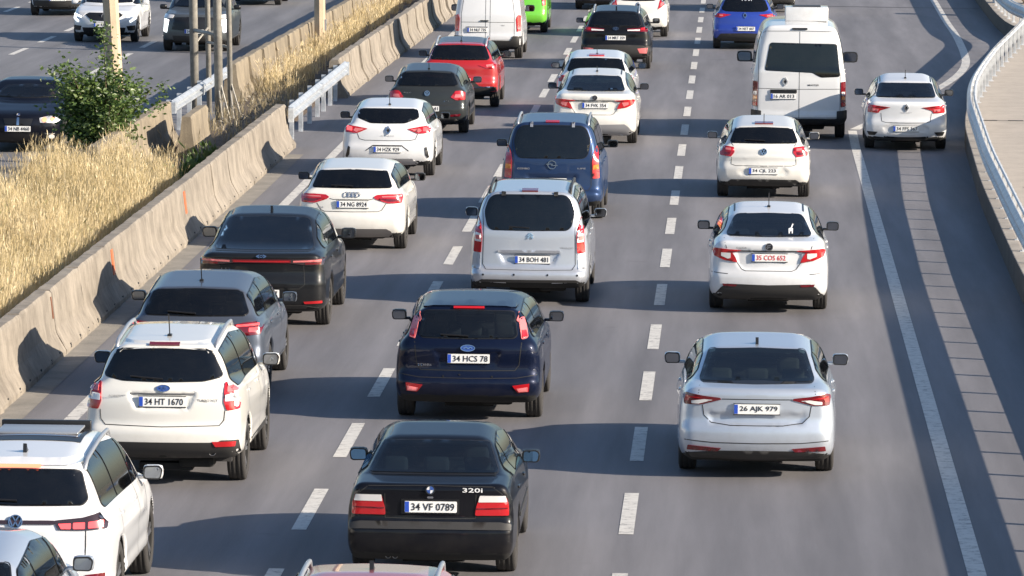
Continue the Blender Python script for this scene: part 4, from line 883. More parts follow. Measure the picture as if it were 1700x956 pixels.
car(name='red_crossover', label='bright red crossover with a grey roof in the left lane', x=-5.22, y=124.4, paint=((.42, .012, .014), .15), W=1.80, ro=.85, wb=2.62, rw=.34, belt=1.05, vox=.042, arch=.05,
    **profile(4.25, 1.57, [(.16, .3), (.03, .38), (0, .5), (0, .62), (.06, .70), (.07, .98), (.13, 1.08), (.5, 1.09)], .15, 1.09, .46, 1.46, 1.6, 2.35, 3.2, 1.06, lo=.24),
    win=[(0, 1.46), (.50, 1.45), (.56, 1.42), (.67, 1.14), (.63, 1.115), (0, 1.11)], tint=(.03, .035, .035), dlo=(.5, 2.95), antenna=(.85, .10, 'rod'), rails=(.57, .6, 2.4, 'silverplastic'), mirpaint='seal',
    lamps=[[([(.42, .99), (.60, 1.03), (.80, 1.06), (.83, 1.0), (.81, .91), (.62, .92)], 'red'), ([(.60, 1.0), (.76, 1.02), (.76, .96), (.62, .95)], 'redpale')]],
    plates=[(0, .64, '34 MSA 66', 'ink')], trims=[('bumper_trim', mh((0, .60), (.36, .60), (.46, .52), (.66, .49), (.84, .50), (.84, .34), (0, .30)), 'trim', .008), ('bumper_line', mh((.30, .502), (.78, .515), (.78, .49), (.30, .478))[:4], 'chrome', .014)],
    top=[('roof_panel', [(-.54, .75), (.54, .75), (.54, 2.35), (-.54, 2.35)], ((.10, .11, .12), .4), .004)])
car(name='white_van', label='white panel van with windowless rear doors in the left lane', cat='van', x=-5.47, y=143.9, paint=WHITE, W=1.83, ro=.85, wb=2.75, rw=.32, belt=1.15, vox=.048, tumble=R(6), inset=.02, grt=.03, gcurve=.10, bow=.05, gbow=.05, kl=.15, kg=.18,
    **profile(4.4, 1.84, [(.14, .26), (.02, .40), (0, .5), (.0, .62), (.03, .68), (.05, 1.1), (.08, 1.2), (.5, 1.2)], .06, 1.18, .20, 1.76, 1.6, 2.7, 3.6, 1.12, hood=1.02),
    noside=True, lamps=[[([(.74, 1.06), (.78, 1.18), (.86, 1.16), (.86, .74), (.77, .74)], 'red'), ([(.78, .88), (.85, .88), (.85, .80), (.78, .80)], 'redpale')]],
    plates=[(-.28, .78, '34 NLF 735', 'ink')], trims=[('plate_lamp_bar', rect(-.56, .0, .84, .87), 'grey', .012), ('door_handle', rect(-.20, .02, 1.0, 1.035), 'seal', .02), ('bumper', mh((0, .50), (.60, .50), (.66, .62), (.88, .62), (.88, .34), (0, .30)), 'trim', .02)],
    seams=[[(0.06, 1.70), (0.06, .52)], [(.64, 1.62), (.70, 1.2), (.70, .56), (.6, .52), (0, .51)], [(0, .98), (.7, .98)]], badges=[('DOBLO', .40, .90, .1, .03, 'grey')], mirpaint='seal', mirs=1.2, group='vans in the traffic queue')
car(name='green_car', label='lime green small van peeking out past the right side of the white panel van', cat='van', x=-5.25, y=157.0, paint=((.14, .52, .03), .1), W=1.80, ro=.85, wb=2.65, rw=.32, belt=1.1, vox=.055, tumble=R(8), grt=.04, gcurve=.08,
    **profile(4.3, 1.80, hatch_tail(1.12), .1, 1.14, .25, 1.72, 1.6, 2.6, 3.4, 1.08), win=[(0, 1.64), (.52, 1.62), (.60, 1.2), (0, 1.18)], dlo=(.5, 3.1),
    lamps=[[([(.72, 1.1), (.83, 1.12), (.83, .80), (.74, .80)], 'red')]], plates=[(0, .75, '34 TCA 20', 'ink')], group='vans in the traffic queue')
car(name='silver_car', label='silver car in the bottom left corner showing its roof and right mirror', x=-5.62, y=45.1, paint=((.46, .51, .58), .5), W=1.80, ro=.9, wb=2.65, rw=.32, belt=.99, vox=.03,
    **profile(4.40, 1.47, hatch_tail(1.0), .3, 1.05, .85, 1.37, 1.9, 2.5, 3.35, 1.0), win=[(0, 1.35), (.52, 1.335), (.57, 1.32), (.65, 1.10), (0, 1.085)], tint=(.12, .14, .15), stint=(.22, .25, .25), dlo=(.75, 3.1), seats=(1.1, 1.95), antenna=None,
    lamps=[[([(.45, .93), (.82, .96), (.82, .84), (.5, .84)], 'red')]], plates=[(0, .75, '34 ZU 512', 'ink')], handle='chrome',
    side=[('chrome_strip', [(.8, 1.0), (2.95, 1.0), (2.95, 1.018), (.8, 1.018)], 'chrome', .008)])

# --- opposite carriageway (fronts towards the viewer)
def facing(**k):
    k['flip'] = True; k['group'] = 'oncoming cars beyond the median'; CARS.append(k)
facing(name='black_sedan', label='black oncoming saloon with round headlamps half behind the green bush', x=-13.38, y=114.0, paint=((.004, .005, .010), .1), W=1.82, ro=1.0, wb=2.76, rw=.33, belt=.97, vox=.04,
    low=[(.18, .2), (.0, .42), (.02, .7), (.05, 1.0), (.6, 1.05), (3.2, 1.0), (3.7, .95), (4.25, .84), (4.45, .76), (4.52, .6), (4.53, .45), (4.48, .28), (4.36, .2)],
    gh=[(.6, .8), (.55, 1.05), (1.3, 1.36), (2.1, 1.42), (2.6, 1.38), (3.35, 1.0), (3.2, .75)], cw=3.35, zcw=1.0, L=4.53, H=1.42, win=[(0, 1.33), (.5, 1.32), (.64, 1.08), (0, 1.07)], dlo=(1., 3.1), wtint=(.45, .47, .48), tint=(.10, .12, .13), seats=(1.2, 1.95),
    front2=[('headlamp', [(.42, .71), (.44, .62), (.72, .61), (.82, .66), (.80, .74), (.60, .75)], 'silverplastic', .010), ('headlamp_ring', ellipse(.52, .675, .05, .05, 12), 'amberlit', .016), ('headlamp_ring', ellipse(.68, .685, .045, .045, 12), 'amberlit', .016), ('fog_lamp', ellipse(.66, .34, .06, .045, 10), 'white', .01), ('grille', [(.03, .70), (.30, .70), (.26, .58), (.03, .57)], 'seal', .008), ('air_intake', [(.50, .42), (.80, .40), (.76, .28), (.5, .27)], 'seal', .006)],
    front=[('chrome_bar', rect(-.025, .025, .57, .72), 'chrome', .014), ('air_intake', mh((0, .42), (.42, .42), (.40, .26), (0, .25)), 'seal', .006)], fplates=[(.0, .50, '34 NB 4460', 'ink')], femblems=[('roundel', 0, .775, 1.0)], lamps=[[([(.45, .95), (.8, .95), (.8, .85), (.45, .85)], 'red')]])
facing(name='white_hatchback', label='white oncoming hatchback with lit C-shaped lamps behind the first lamp post', x=-16.35, y=154.2, paint=WHITE, W=1.81, ro=.85, wb=2.67, rw=.33, belt=.98, vox=.045,
    **profile(4.36, 1.45, hatch_tail(1.0), .15, 1.03, .5, 1.35, 1.7, 2.4, 3.25, 1.0, hood=.97, nose=.80), win=[(0, 1.33), (.5, 1.32), (.62, 1.08), (0, 1.07)], dlo=(.5, 2.95), tint=(.05, .06, .06),
    front2=[('headlamp', [(.50, .80), (.80, .86), (.84, .76), (.60, .70), (.58, .74)], 'white', .010), ('running_lamp', [(.62, .72), (.84, .80), (.86, .66), (.72, .56), (.70, .60), (.80, .68), (.78, .74), (.64, .69)], 'whitelit', .014), ('fog_vent', [(.62, .46), (.84, .48), (.84, .34), (.66, .34)], 'seal', .008)],
    front=[('grille', mh((0, .82), (.42, .82), (.52, .76), (.34, .62), (0, .60)), 'seal', .008), ('air_intake', mh((0, .42), (.60, .42), (.56, .28), (0, .27)), 'seal', .007)], fplates=[(0, .50, '34 KRA 70', 'ink')], femblems=[('diamond', 0, .735, 1.1)])
facing(name='grey_crossover', label='dark grey oncoming crossover with lit fang lamps behind the gantry legs', x=-13.43, y=150.2, paint=((.10, .11, .115), .5), W=1.84, ro=.85, wb=2.67, rw=.345, belt=1.07, vox=.045,
    **profile(4.45, 1.62, hatch_tail(1.08), .15, 1.10, .42, 1.50, 1.7, 2.45, 3.35, 1.10, hood=1.08, nose=.95, lo=.24), win=[(0, 1.48), (.5, 1.47), (.62, 1.16), (0, 1.14)], dlo=(.5, 3.05), tint=(.06, .065, .065), mirpaint='seal',
    front2=[('headlamp', [(.56, .98), (.84, 1.0), (.85, .90), (.60, .90)], 'white', .010), ('running_lamp', [(.70, .86), (.82, .88), (.84, .54), (.76, .52)], 'whitelit', .014)],
    front=[('grille', mh((0, .94), (.54, .92), (.62, .60), (0, .56)), 'seal', .008), ('air_intake', mh((0, .44), (.60, .44), (.56, .30), (0, .29)), 'trim', .007)], fplates=[(0, .56, '34 CMR 88', 'ink')], femblems=[('lion', 0, .80, 1.1)])
facing(name='white_car', label='white oncoming car cut by the top left edge of the picture', x=-19.39, y=168.2, paint=WHITE, W=1.80, ro=.85, wb=2.6, rw=.32, belt=.98, vox=.055,
    **profile(4.2, 1.47, hatch_tail(1.0), .15, 1.03, .5, 1.35, 1.7, 2.4, 3.25, 1.0), win=[(0, 1.33), (.5, 1.32), (.62, 1.08), (0, 1.07)], dlo=(.5, 2.9),
    front2=[('headlamp', [(.50, .82), (.80, .86), (.82, .70), (.55, .70)], 'white', .010)], front=[('grille', mh((0, .78), (.50, .78), (.46, .62), (0, .60)), 'seal', .008), ('air_intake', mh((0, .48), (.86, .48), (.84, .30), (0, .28)), 'trim', .008)], fplates=[(0, .52, '34 SYA 15', 'ink')])
facing(name='cream_car', label='pale yellow oncoming car at the top edge right of the gantry legs', x=-14.2, y=176.0, paint=((.72, .66, .45), .0), W=1.78, ro=.85, wb=2.6, rw=.32, belt=.98, vox=.055,
    **profile(4.2, 1.47, hatch_tail(1.0), .15, 1.03, .5, 1.35, 1.7, 2.4, 3.25, 1.0), win=[(0, 1.33), (.5, 1.32), (.62, 1.08), (0, 1.07)], dlo=(.5, 2.9),
    front2=[('headlamp', [(.50, .82), (.80, .86), (.82, .70), (.55, .70)], 'white', .010)], front=[('grille', mh((0, .78), (.50, .78), (.46, .62), (0, .60)), 'seal', .008)], fplates=[(0, .52, '34 TDC 64', 'ink')])

def build_cars():
    out = {}
    for s in CARS:
        c = Car(s)
        for key in ('trims', 'trims2', 'top', 'side'):
            if key in s: s[key] = [(n, p, c.paint if m == 'P' else (paint(*m) if isinstance(m, tuple) else m), o) for n, p, m, o in s[key]]
        if s.get('antenna') is None: s.pop('antenna', None)
        c.details(); out[s['label']] = c
        if s.get('sunroof'):        # the raised rear edge of the glass roof
            h, n = c.cast((0, 2.42), 'top'); MB().box(-.44, .44, -.035, .035, -.02, .085, 0, .01).obj('wind_deflector', 'seal', c.root, True, (0, 2.42, h.z))
            MB().box(-.40, .40, -.30, .30, -.010, .010, 0, .006).obj('sliding_glass', 'silverplastic', c.root, True, (0, 1.95, c.cast((0, 1.95), 'top')[0].z + .02))
        if 'minibus' in s['name']:
            a = MB().box(-.46, .46, 0, .95, 0, .30, 0, .02).obj('roof_air_unit', WHITE_P, c.root, True, (.15, 1.0, 2.47))
            a['label'] = 'white box-shaped air conditioning unit on the minibus roof'
            MB().box(-.3, .3, .15, .8, 0, .02).obj('fan_grille', 'trim', a, False, (0, 0, .295))
    return out
WHITE_P = paint(*WHITE)
VEH = build_cars()

# ------------------------------------------------------------------ setting materials
def asphalt(name, base, warm):
    m = principled(name, base, .72); nt = m.node_tree; b = nt.nodes['Principled BSDF']; co = coords(nt)
    big = ramp(nt, noise(nt, coords(nt, (.35, .03, 1)), 1.0, 5, .6), [(.3, tuple(c * .80 for c in base)), (.7, tuple(c * 1.18 for c in warm))])
    mid = ramp(nt, noise(nt, coords(nt, (2.2, .12, 1)), 1.0, 6, .65), [(.25, (.74,) * 3), (.75, (1.16,) * 3)])
    gr = ramp(nt, noise(nt, co, 60, 3, .8), [(.3, (.78,) * 3), (.7, (1.24,) * 3)])
    c1 = mixc(nt, 1.0, big.outputs[0], mid.outputs[0], 'MULTIPLY'); c2 = mixc(nt, .8, c1, gr.outputs[0], 'MULTIPLY')
    # oil-darkened band along the middle of each lane, polished wheel tracks either side
    wv = N(nt, 'ShaderNodeTexWave', wave_type='BANDS', bands_direction='X'); wv.inputs['Scale'].default_value = 1 / 3.5 * math.pi / 10 * 3.18; wv.inputs['Distortion'].default_value = .6; wv.inputs['Detail'].default_value = 2
    mp = coords(nt, (1, .05, 1)); nt.links.new(mp, wv.inputs['Vector'])
    tr = ramp(nt, wv.outputs['Fac'], [(.0, (.90,) * 3), (1, (1.06,) * 3)]); c3 = mixc(nt, 1.0, c2, tr.outputs[0], 'MULTIPLY')
    st = ramp(nt, noise(nt, co, .9, 3, .5), [(.70, (1,) * 3), (.78, (.72,) * 3)]); c4 = mixc(nt, .7, c3, st.outputs[0], 'MULTIPLY')
    nt.links.new(c4, b.inputs['Base Color'])
    bump(nt, noise(nt, co, 110, 2, .8), .35, .006, b); return m
def concrete(name, base, dark, streak=True):
    m = principled(name, base, .85); nt = m.node_tree; b = nt.nodes['Principled BSDF']; tc = nt.nodes.new('ShaderNodeNewGeometry').outputs['Position']
    def mp(sc):
        q = nt.nodes.new('ShaderNodeMapping'); q.inputs['Scale'].default_value = sc; nt.links.new(tc, q.inputs[0]); return q.outputs[0]
    a = ramp(nt, noise(nt, mp((1, 1, 1)), 1.7, 7, .65), [(.28, dark), (.62, base)])
    s_ = ramp(nt, noise(nt, mp((4, 4, .5)), 1.5, 5, .7), [(.3, (.70,) * 3), (.6, (1.05,) * 3)])
    c = mixc(nt, .8 if streak else .3, a.outputs[0], s_.outputs[0], 'MULTIPLY')
    p = ramp(nt, noise(nt, mp((1, 1, 1)), 40, 3, .7), [(.25, (.72,) * 3), (.5, (1.0,) * 3)]); c = mixc(nt, .7, c, p.outputs[0], 'MULTIPLY')
    nt.links.new(c, b.inputs['Base Color']); bump(nt, noise(nt, mp((1, 1, 1)), 25, 5, .7), .5, .012, b); return m
def steel(name, base, rough=.45, metal=.6):
    m = principled(name, base, rough, metal); nt = m.node_tree; b = nt.nodes['Principled BSDF']; co = coords(nt)
    a = ramp(nt, noise(nt, co, 6, 6, .7), [(.35, tuple(c * .65 for c in base)), (.65, base)]); nt.links.new(a.outputs[0], b.inputs['Base Color'])
    r_ = ramp(nt, noise(nt, co, 14, 4), [(.3, (rough - .1,) * 3), (.7, (rough + .2,) * 3)]); nt.links.new(r_.outputs[0], b.inputs['Roughness']); return m
A_MAIN = asphalt('asphalt', (.150, .147, .158), (.168, .162, .170))
A_OPP = asphalt('asphalt_far', (.135, .135, .146), (.150, .148, .156))
CONC = concrete('barrier_concrete', (.28, .245, .20), (.145, .125, .10))
CONC_B = concrete('old_concrete', (.27, .225, .16), (.15, .125, .09))
PAVE = concrete('walkway_concrete', (.42, .37, .315), (.35, .31, .262), False)
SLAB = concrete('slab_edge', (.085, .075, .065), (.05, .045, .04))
GALV = steel('galvanised_steel', (.62, .66, .70))
WHITEST = steel('white_painted_steel', (.60, .62, .64), .4, .15)
SOIL = concrete('dry_soil', (.15, .11, .075), (.06, .045, .03), False)
PAINTW = None
def road_paint():
    m = principled('road_paint', (.62, .60, .55), .6); nt = m.node_tree; b = nt.nodes['Principled BSDF']
    geo = nt.nodes.new('ShaderNodeNewGeometry'); n1 = N(nt, 'ShaderNodeTexNoise'); n1.inputs['Scale'].default_value = 7; n1.inputs['Detail'].default_value = 8; n1.inputs['Roughness'].default_value = .75
    nt.links.new(geo.outputs['Position'], n1.inputs['Vector'])
    a = ramp(nt, n1.outputs[0], [(.36, (.20, .19, .18)), (.47, (.52, .50, .46)), (.7, (.64, .62, .57))]); nt.links.new(a.outputs[0], b.inputs['Base Color']); return m
PAINTW = road_paint()

def sheet(name, pts, z, mat, parent=None):
    return mesh_obj(name, [(x, y, z) for x, y in pts], [tuple(range(len(pts)))], mat, parent)
def strip(path, w, z):                       # flat ribbon along a path
    v = []; n = len(path)
    for i in range(n):
        a, b = path[max(i - 1, 0)], path[min(i + 1, n - 1)]; dx, dy = b[0] - a[0], b[1] - a[1]; l = math.hypot(dx, dy)
        nx, ny = dy / l * w / 2, -dx / l * w / 2; x, y = path[i]; v += [(x - nx, y - ny, z), (x + nx, y + ny, z)]
    return v, [(2 * i, 2 * i + 1, 2 * i + 3, 2 * i + 2) for i in range(n - 1)]
def smooth_path(p, step=1.0):
    p = round_poly(p, 3.0, 5, False); return resample(p, step, False)

# ------------------------------------------------------------------ ground and roads
tag(sheet('ground', [(-1500, -600), (1500, -600), (1500, 2500), (-1500, 2500)], -.25, concrete('ground_earth', (.20, .17, .12), (.12, .11, .07), False)), kind='structure')
road = tag(sheet('road', [(-9.2, -30), (13, -30), (13, 420), (-9.2, 420)], 0, A_MAIN), kind='structure')
road2 = tag(sheet('opposite_road', [(-34, -30), (-9.2, -30), (-9.2, 420), (-34, 420)], 0, A_OPP), kind='structure')
dash_me = MB().add([(-.08, -1.6, 0), (.08, -1.6, 0), (.08, 1.6, 0), (-.08, 1.6, 0)], [(0, 1, 2, 3)]).data('lane_dash', PAINTW)
for x in (-3.48, 0.0):
    for k in range(-4, 28): data_obj('lane_dash', dash_me, road, (x, 58.95 + 5.94 * k, .004))
for x, ph in ((-15.05, .2), (-18.1, 2.2), (-21.3, 1.0)):
    for k in range(2, 28): data_obj('lane_dash', dash_me, road2, (x, 60 + ph + 5.94 * k, .004))
v, f = strip([(-7.03, y) for y in range(-30, 420, 5)], .18, .004); mesh_obj('edge_line', v, f, PAINTW, road)
v, f = strip([(3.61, y) for y in range(-30, 118, 4)] + [(3.64, 118.6)], .19, .004); mesh_obj('edge_line', v, f, PAINTW, road)
v, f = strip(smooth_path([(3.70, 119.0), (4.99, 126.55), (6.29, 135.3), (6.84, 139.9), (7.18, 144.4), (7.33, 150.1), (7.44, 158), (7.45, 166.5), (7.56, 180), (7.8, 420)]), .22, .0045); mesh_obj('edge_line', v, f, PAINTW, road)
mesh_obj('expansion_joint', *strip([(-8.0, 175.6), (3.5, 175.2), (8.8, 174.6)], .16, .005), 'seam', road)
mesh_obj('concrete_gutter', *strip([(-7.80, y) for y in range(-30, 114, 4)], .34, .005), concrete('gutter', (.26, .24, .21), (.17, .16, .14), False), road)

# raised walkway with the guardrail along its edge
EDGE = [(5.47, -30), (5.47, 85.0), (5.60, 100), (5.90, 114.8), (6.22, 121), (6.65, 126.5), (7.3, 134), (7.97, 140.5), (8.6, 146.7), (9.05, 151.4), (9.12, 153.8), (8.86, 157.5), (8.80, 163), (8.86, 172), (9.0, 190), (9.3, 420)]
EP = smooth_path(EDGE, 1.0); ZS = .42
n = len(EP)
v = [(x, y, ZS) for x, y in EP] + [(40, y, ZS) for x, y in EP] + [(x, y, -.05) for x, y in EP]
f = [(i, i + n, i + n + 1, i + 1) for i in range(n - 1)] + [(i, i + 1, i + 1 + 2 * n, i + 2 * n) for i in range(n - 1)]
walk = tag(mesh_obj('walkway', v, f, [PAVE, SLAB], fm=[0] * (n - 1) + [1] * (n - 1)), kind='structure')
v, f = strip([(x + .09, y) for x, y in EP], .16, ZS + .004); mesh_obj('edge_band', v, f, concrete('edge_band', (.34, .31, .27), (.25, .22, .19), False), walk)
for yy in [28 + 17.6 * k for k in range(10)]:
    mesh_obj('expansion_joint', *strip([(6.3 if yy < 130 else 9.6, yy + .2), (40, yy)], .07, ZS + .004), 'seam', walk)
PLATE = MB().box(-.16, .16, -.05, .05, 0, .006).data('joint_plate', 'trim')
for k in range(14): data_obj('joint_plate', PLATE, walk, (6.5 + k * .55, 116.18, ZS + .006))

def along(path, step, y0, y1):
    out = []; acc = 0; last = None
    for a, b in zip(path[:-1], path[1:]):
        l = math.dist(a, b); t = (step - acc) if last is not None else 0
        while t <= l:
            x, y = a[0] + (b[0] - a[0]) * t / l, a[1] + (b[1] - a[1]) * t / l
            if y0 <= y <= y1: out.append((x, y, math.atan2(b[1] - a[1], b[0] - a[0])))
            last = 1; t += step
        acc = l - (t - step)
    return out
def wbeam(path, z0, z1, depth, mat, name, parent, flip=1):
    prof = [(0, 0), (.35, .06), (1, .22), (1, .34), (.15, .46), (.15, .54), (1, .66), (1, .78), (.35, .94), (0, 1)]
    h = z1 - z0; th = .012; n = len(path); v = []
    for i in range(n):
        a, b = path[max(i - 1, 0)], path[min(i + 1, n - 1)]; l = math.dist(a, b) or 1; nx, ny = -(b[1] - a[1]) / l * flip, (b[0] - a[0]) / l * flip
        x, y = path[i]
        for k in (0, 1):
            for d, t in prof: v.append((x + nx * (d * depth - k * th), y + ny * (d * depth - k * th), z0 + t * h))
    m = len(prof); q = 2 * m; f = []
    for i in range(n - 1):
        for k in range(m - 1):
            a = i * q + k; f.append((a, a + 1, a + 1 + q, a + q)); a += m; f.append((a, a + q, a + 1 + q, a + 1))
        f.append((i * q, i * q + q, i * q + q + m, i * q + m)); f.append((i * q + m - 1, i * q + 2 * m - 1, i * q + q + 2 * m - 1, i * q + q + m - 1))
    return mesh_obj(name, v, f, mat, parent)
gr = empty('guardrail', (5.55, 85, ZS), 0, 'long white steel guardrail bending along the raised walkway on the right', 'guardrail')
off = lambda p: (p[0] - 5.55, p[1] - 85, p[2] - ZS) if len(p) == 3 else (p[0] - 5.55, p[1] - 85)
RP = [off((x + .10, y)) for x, y in EP if 20 < y < 300]
o = wbeam(RP, .68 - ZS, 1.02 - ZS, .07, WHITEST, 'rail', gr)
POST = MB().box(-.035, .035, -.045, .045, 0, .60).box(-.10, .02, -.035, .035, .24, .50).box(-.07, .07, -.08, .08, 0, .012).data('post', WHITEST)
for x, y, a in along(EP, 2.0, 22, 240): data_obj('post', POST, gr, off((x + .20, y, ZS)), (0, 0, a - math.pi / 2))
v = []; MBt = MB().tube([off((x + .20, y, ZS)) [:2] + (.585,) for x, y in EP if 20 < y < 300], .03, 6); MBt.obj('top_rail', WHITEST, gr)

# ------------------------------------------------------------------ concrete barriers
def barrier_mesh(seed, L=3.192, H=.90, k=1.0):
    g = np.random.default_rng(seed)
    prof = [(.31, 0), (.31, .07), (.30, .09), (.235, .21), (.185, .30), (.165, .36), (.13, .60), (.10, .86), (.075, H), (-.075, H), (-.10, .86), (-.13, .60), (-.165, .36), (-.185, .30), (-.235, .21), (-.30, .09), (-.31, .07), (-.31, 0)]
    ny = 12; v = []; m = len(prof)
    ph = g.random(6) * 6
    for j in range(ny + 1):
        y = -L / 2 + L * j / ny; e = min(j, ny - j)
        for x, z in prof:
            d = .006 * math.sin(3 * y + ph[0] + z * 5) + g.normal() * .004
            if e == 0: d -= .006 + (.014 * g.random() if z > .8 or z < .15 else 0)
            v.append((x * k + math.copysign(d, x), y + (g.normal() * .003 if e == 0 else 0), max(0, z + (g.normal() * .004 - (.012 * g.random() if e == 0 else 0) if z > .8 else 0))))
    f = [(j * m + i, (j + 1) * m + i, (j + 1) * m + i + 1, j * m + i + 1) for j in range(ny) for i in range(m - 1)]
    f += [tuple(range(m - 1, -1, -1))[::-1], tuple(range(ny * m, ny * m + m))[::-1]]
    return v, f
def bmesh_data(name, vf, mat):
    me = bpy.data.meshes.new(name); me.from_pydata(*[vf[0], [], vf[1]]); me.materials.append(mat)
    bm = bmesh.new(); bm.from_mesh(me); bmesh.ops.recalc_face_normals(bm, faces=bm.faces[:]); bm.to_mesh(me); bm.free(); return me
BARS = [bmesh_data('concrete_barrier', barrier_mesh(i), CONC) for i in range(5)]
BARB = [bmesh_data('concrete_barrier', barrier_mesh(20 + i, 3.192, .88), CONC_B) for i in range(4)]
SLOT = MB().box(-.012, .012, -.05, .05, -.03, .03).data('drain_slot', 'under')
MARK = MB().box(-.006, .006, -.11, .11, -.19, .19).data('orange_marker', principled('faded_orange', (.52, .13, .05), .7))
MARKB = MB().box(-.006, .006, -.04, .04, -.15, .15).data('rust_marker', principled('rust_brown', (.16, .06, .03), .8))
ORD = 'first second third fourth fifth sixth seventh eighth ninth tenth eleventh twelfth thirteenth fourteenth fifteenth sixteenth seventeenth eighteenth nineteenth twentieth'.split()
def run(xf, ys, datas, where, group, slots=True):
    for i, y in enumerate(ys):
        o = data_obj('concrete_barrier', datas[i % len(datas)], None, (xf(y), y, 0), (0, 0, random.uniform(-.006, .006)))
        if i % 2: o.rotation_euler[2] += math.pi
        tag(o, '%s concrete barrier from the near end, %s' % (ORD[i], where), 'barrier', group)
        sg = -1 if i % 2 else 1
        if slots:
            for dy in (-1.0, .1, 1.05): data_obj('drain_slot', SLOT, o, (sg * .298, dy * sg, .075), (0, R(-10) * sg, 0))
        yield o, y, sg
A1 = [68.7 + 3.2 * (k - 2) for k in range(16)]            # joints fall at 70.3, 73.5, 76.7 ...
for o, y, sg in run(lambda y: -8.27, A1, BARS, 'row beside the left lane', 'barriers beside the left lane'):
    for my, dt in ((80.6, MARK), (91.2, MARK), (73.4, MARKB)):
        if abs(y - my) < 1.6: data_obj('orange_marker' if dt is MARK else 'rust_marker', dt, o, (sg * .139, (my - y) * sg, .60 if dt is MARK else .66), (0, R(-7) * sg, 0))
for _ in run(lambda y: -8.32 + max(0, (y - 131)) * .012, [129.2 + 3.2 * k for k in range(18)], BARS, 'far row beyond the metal rail', 'barriers beside the left lane'): pass
for _ in run(lambda y: -10.72, [101.4 + 3.2 * k for k in range(4)], BARB, 'short row by the first lamp post', 'barriers of the opposite carriageway', False): pass
for _ in run(lambda y: -10.60 + (y - 126) * .014, [127.4 + 3.2 * k for k in range(18)], BARB, 'far row lining the opposite carriageway', 'barriers of the opposite carriageway', False): pass
o = data_obj('concrete_barrier', bmesh_data('concrete_barrier', barrier_mesh(51, 3.6, .92, .9), CONC_B), None, (-9.78, 109.3, 0), (0, 0, R(.5)))
tag(o, 'single loose concrete block standing in front of the gantry legs', 'barrier')

def short_rail(name, x, y0, y1, z0, z1, label, posts, mat, px=-.14):
    r_ = empty(name, (x, (y0 + y1) / 2, 0), 0, label, 'guardrail')
    yc = (y0 + y1) / 2; p = [(0, y - yc) for y in np.linspace(y0, y1, 12)]
    wbeam(p, z0, z1, .085, mat, 'rail', r_, -1)
    for yy in (y0 + .05, yc, y1 - .05): MB().box(.0, .095, -.14, .14, z0 + .02, z1 - .02).obj('splice_plate', mat, r_, False, (0, yy - yc, 0))
    P = MB().box(-.045, .045, -.06, .06, 0, z1 - .03).box(.04, px * -1 + .005, -.05, .05, z0 + .08, z1 - .08).data('post', mat)
    for yy in posts: data_obj('post', P, r_, (px, yy - yc, 0))
    return r_
short_rail('guardrail', -8.08, 111.7, 127.8, .52, .86, 'short galvanised rail bridging the gap in the left barriers', [114.2, 116.6, 119, 121.2, 123, 125, 126.6], GALV)
short_rail('guardrail', -10.70, 113.6, 125.8, .54, .82, 'battered white rail behind the gantry legs on the opposite side', [114.4, 116.6, 118.8, 121, 123.2, 125.2], GALV)

# ------------------------------------------------------------------ median soil
def soil(name, x0, x1, y0, y1, hgt, seed):
    g = np.random.default_rng(seed); nx, ny = 14, int((y1 - y0) / .6) + 2; v = []
    for j in range(ny):
        for i in range(nx):
            u = i / (nx - 1); e = math.sin(math.pi * u) ** .6
            x, y = x0 + (x1 - x0) * u, y0 + (y1 - y0) * j / (ny - 1)
            v.append((x, y, .006 + e * (hgt + .05 * math.sin(y * .9 + 2 * x) + g.normal() * .018) if 0 < j < ny - 1 else .006))
    return tag(mesh_obj(name, v, [(j * nx + i, j * nx + i + 1, (j + 1) * nx + i + 1, (j + 1) * nx + i) for j in range(ny - 1) for i in range(nx - 1)], SOIL, smooth=True), kind='structure')
soil('median_soil', -12.0, -8.55, 40, 107, .14, 1); soil('median_soil', -10.45, -8.55, 107, 260, .10, 2)
g = np.random.default_rng(5); mb = MB()
for _ in range(900):
    x, y = g.uniform(-10.2, -8.7), g.uniform(104, 175); r_ = g.uniform(.02, .07); b = bmesh.new()
    k = g.normal(size=(6, 3)) * .25 + np.array([[1, 0, 0], [-1, 0, 0], [0, 1, 0], [0, -1, 0], [0, 0, .8], [0, 0, -.8]]); b.free()
    mb.add([(x + r_ * q[0], y + r_ * q[1], .12 + r_ * q[2]) for q in k], [(0, 2, 4), (2, 1, 4), (1, 3, 4), (3, 0, 4), (2, 0, 5), (1, 2, 5), (3, 1, 5), (0, 3, 5)])
tag(mb.obj('rubble', concrete('rubble_stone', (.26, .23, .19), (.12, .11, .09), False)), 'grey stones and rubble strewn over the median soil', 'rubble', kind='stuff')

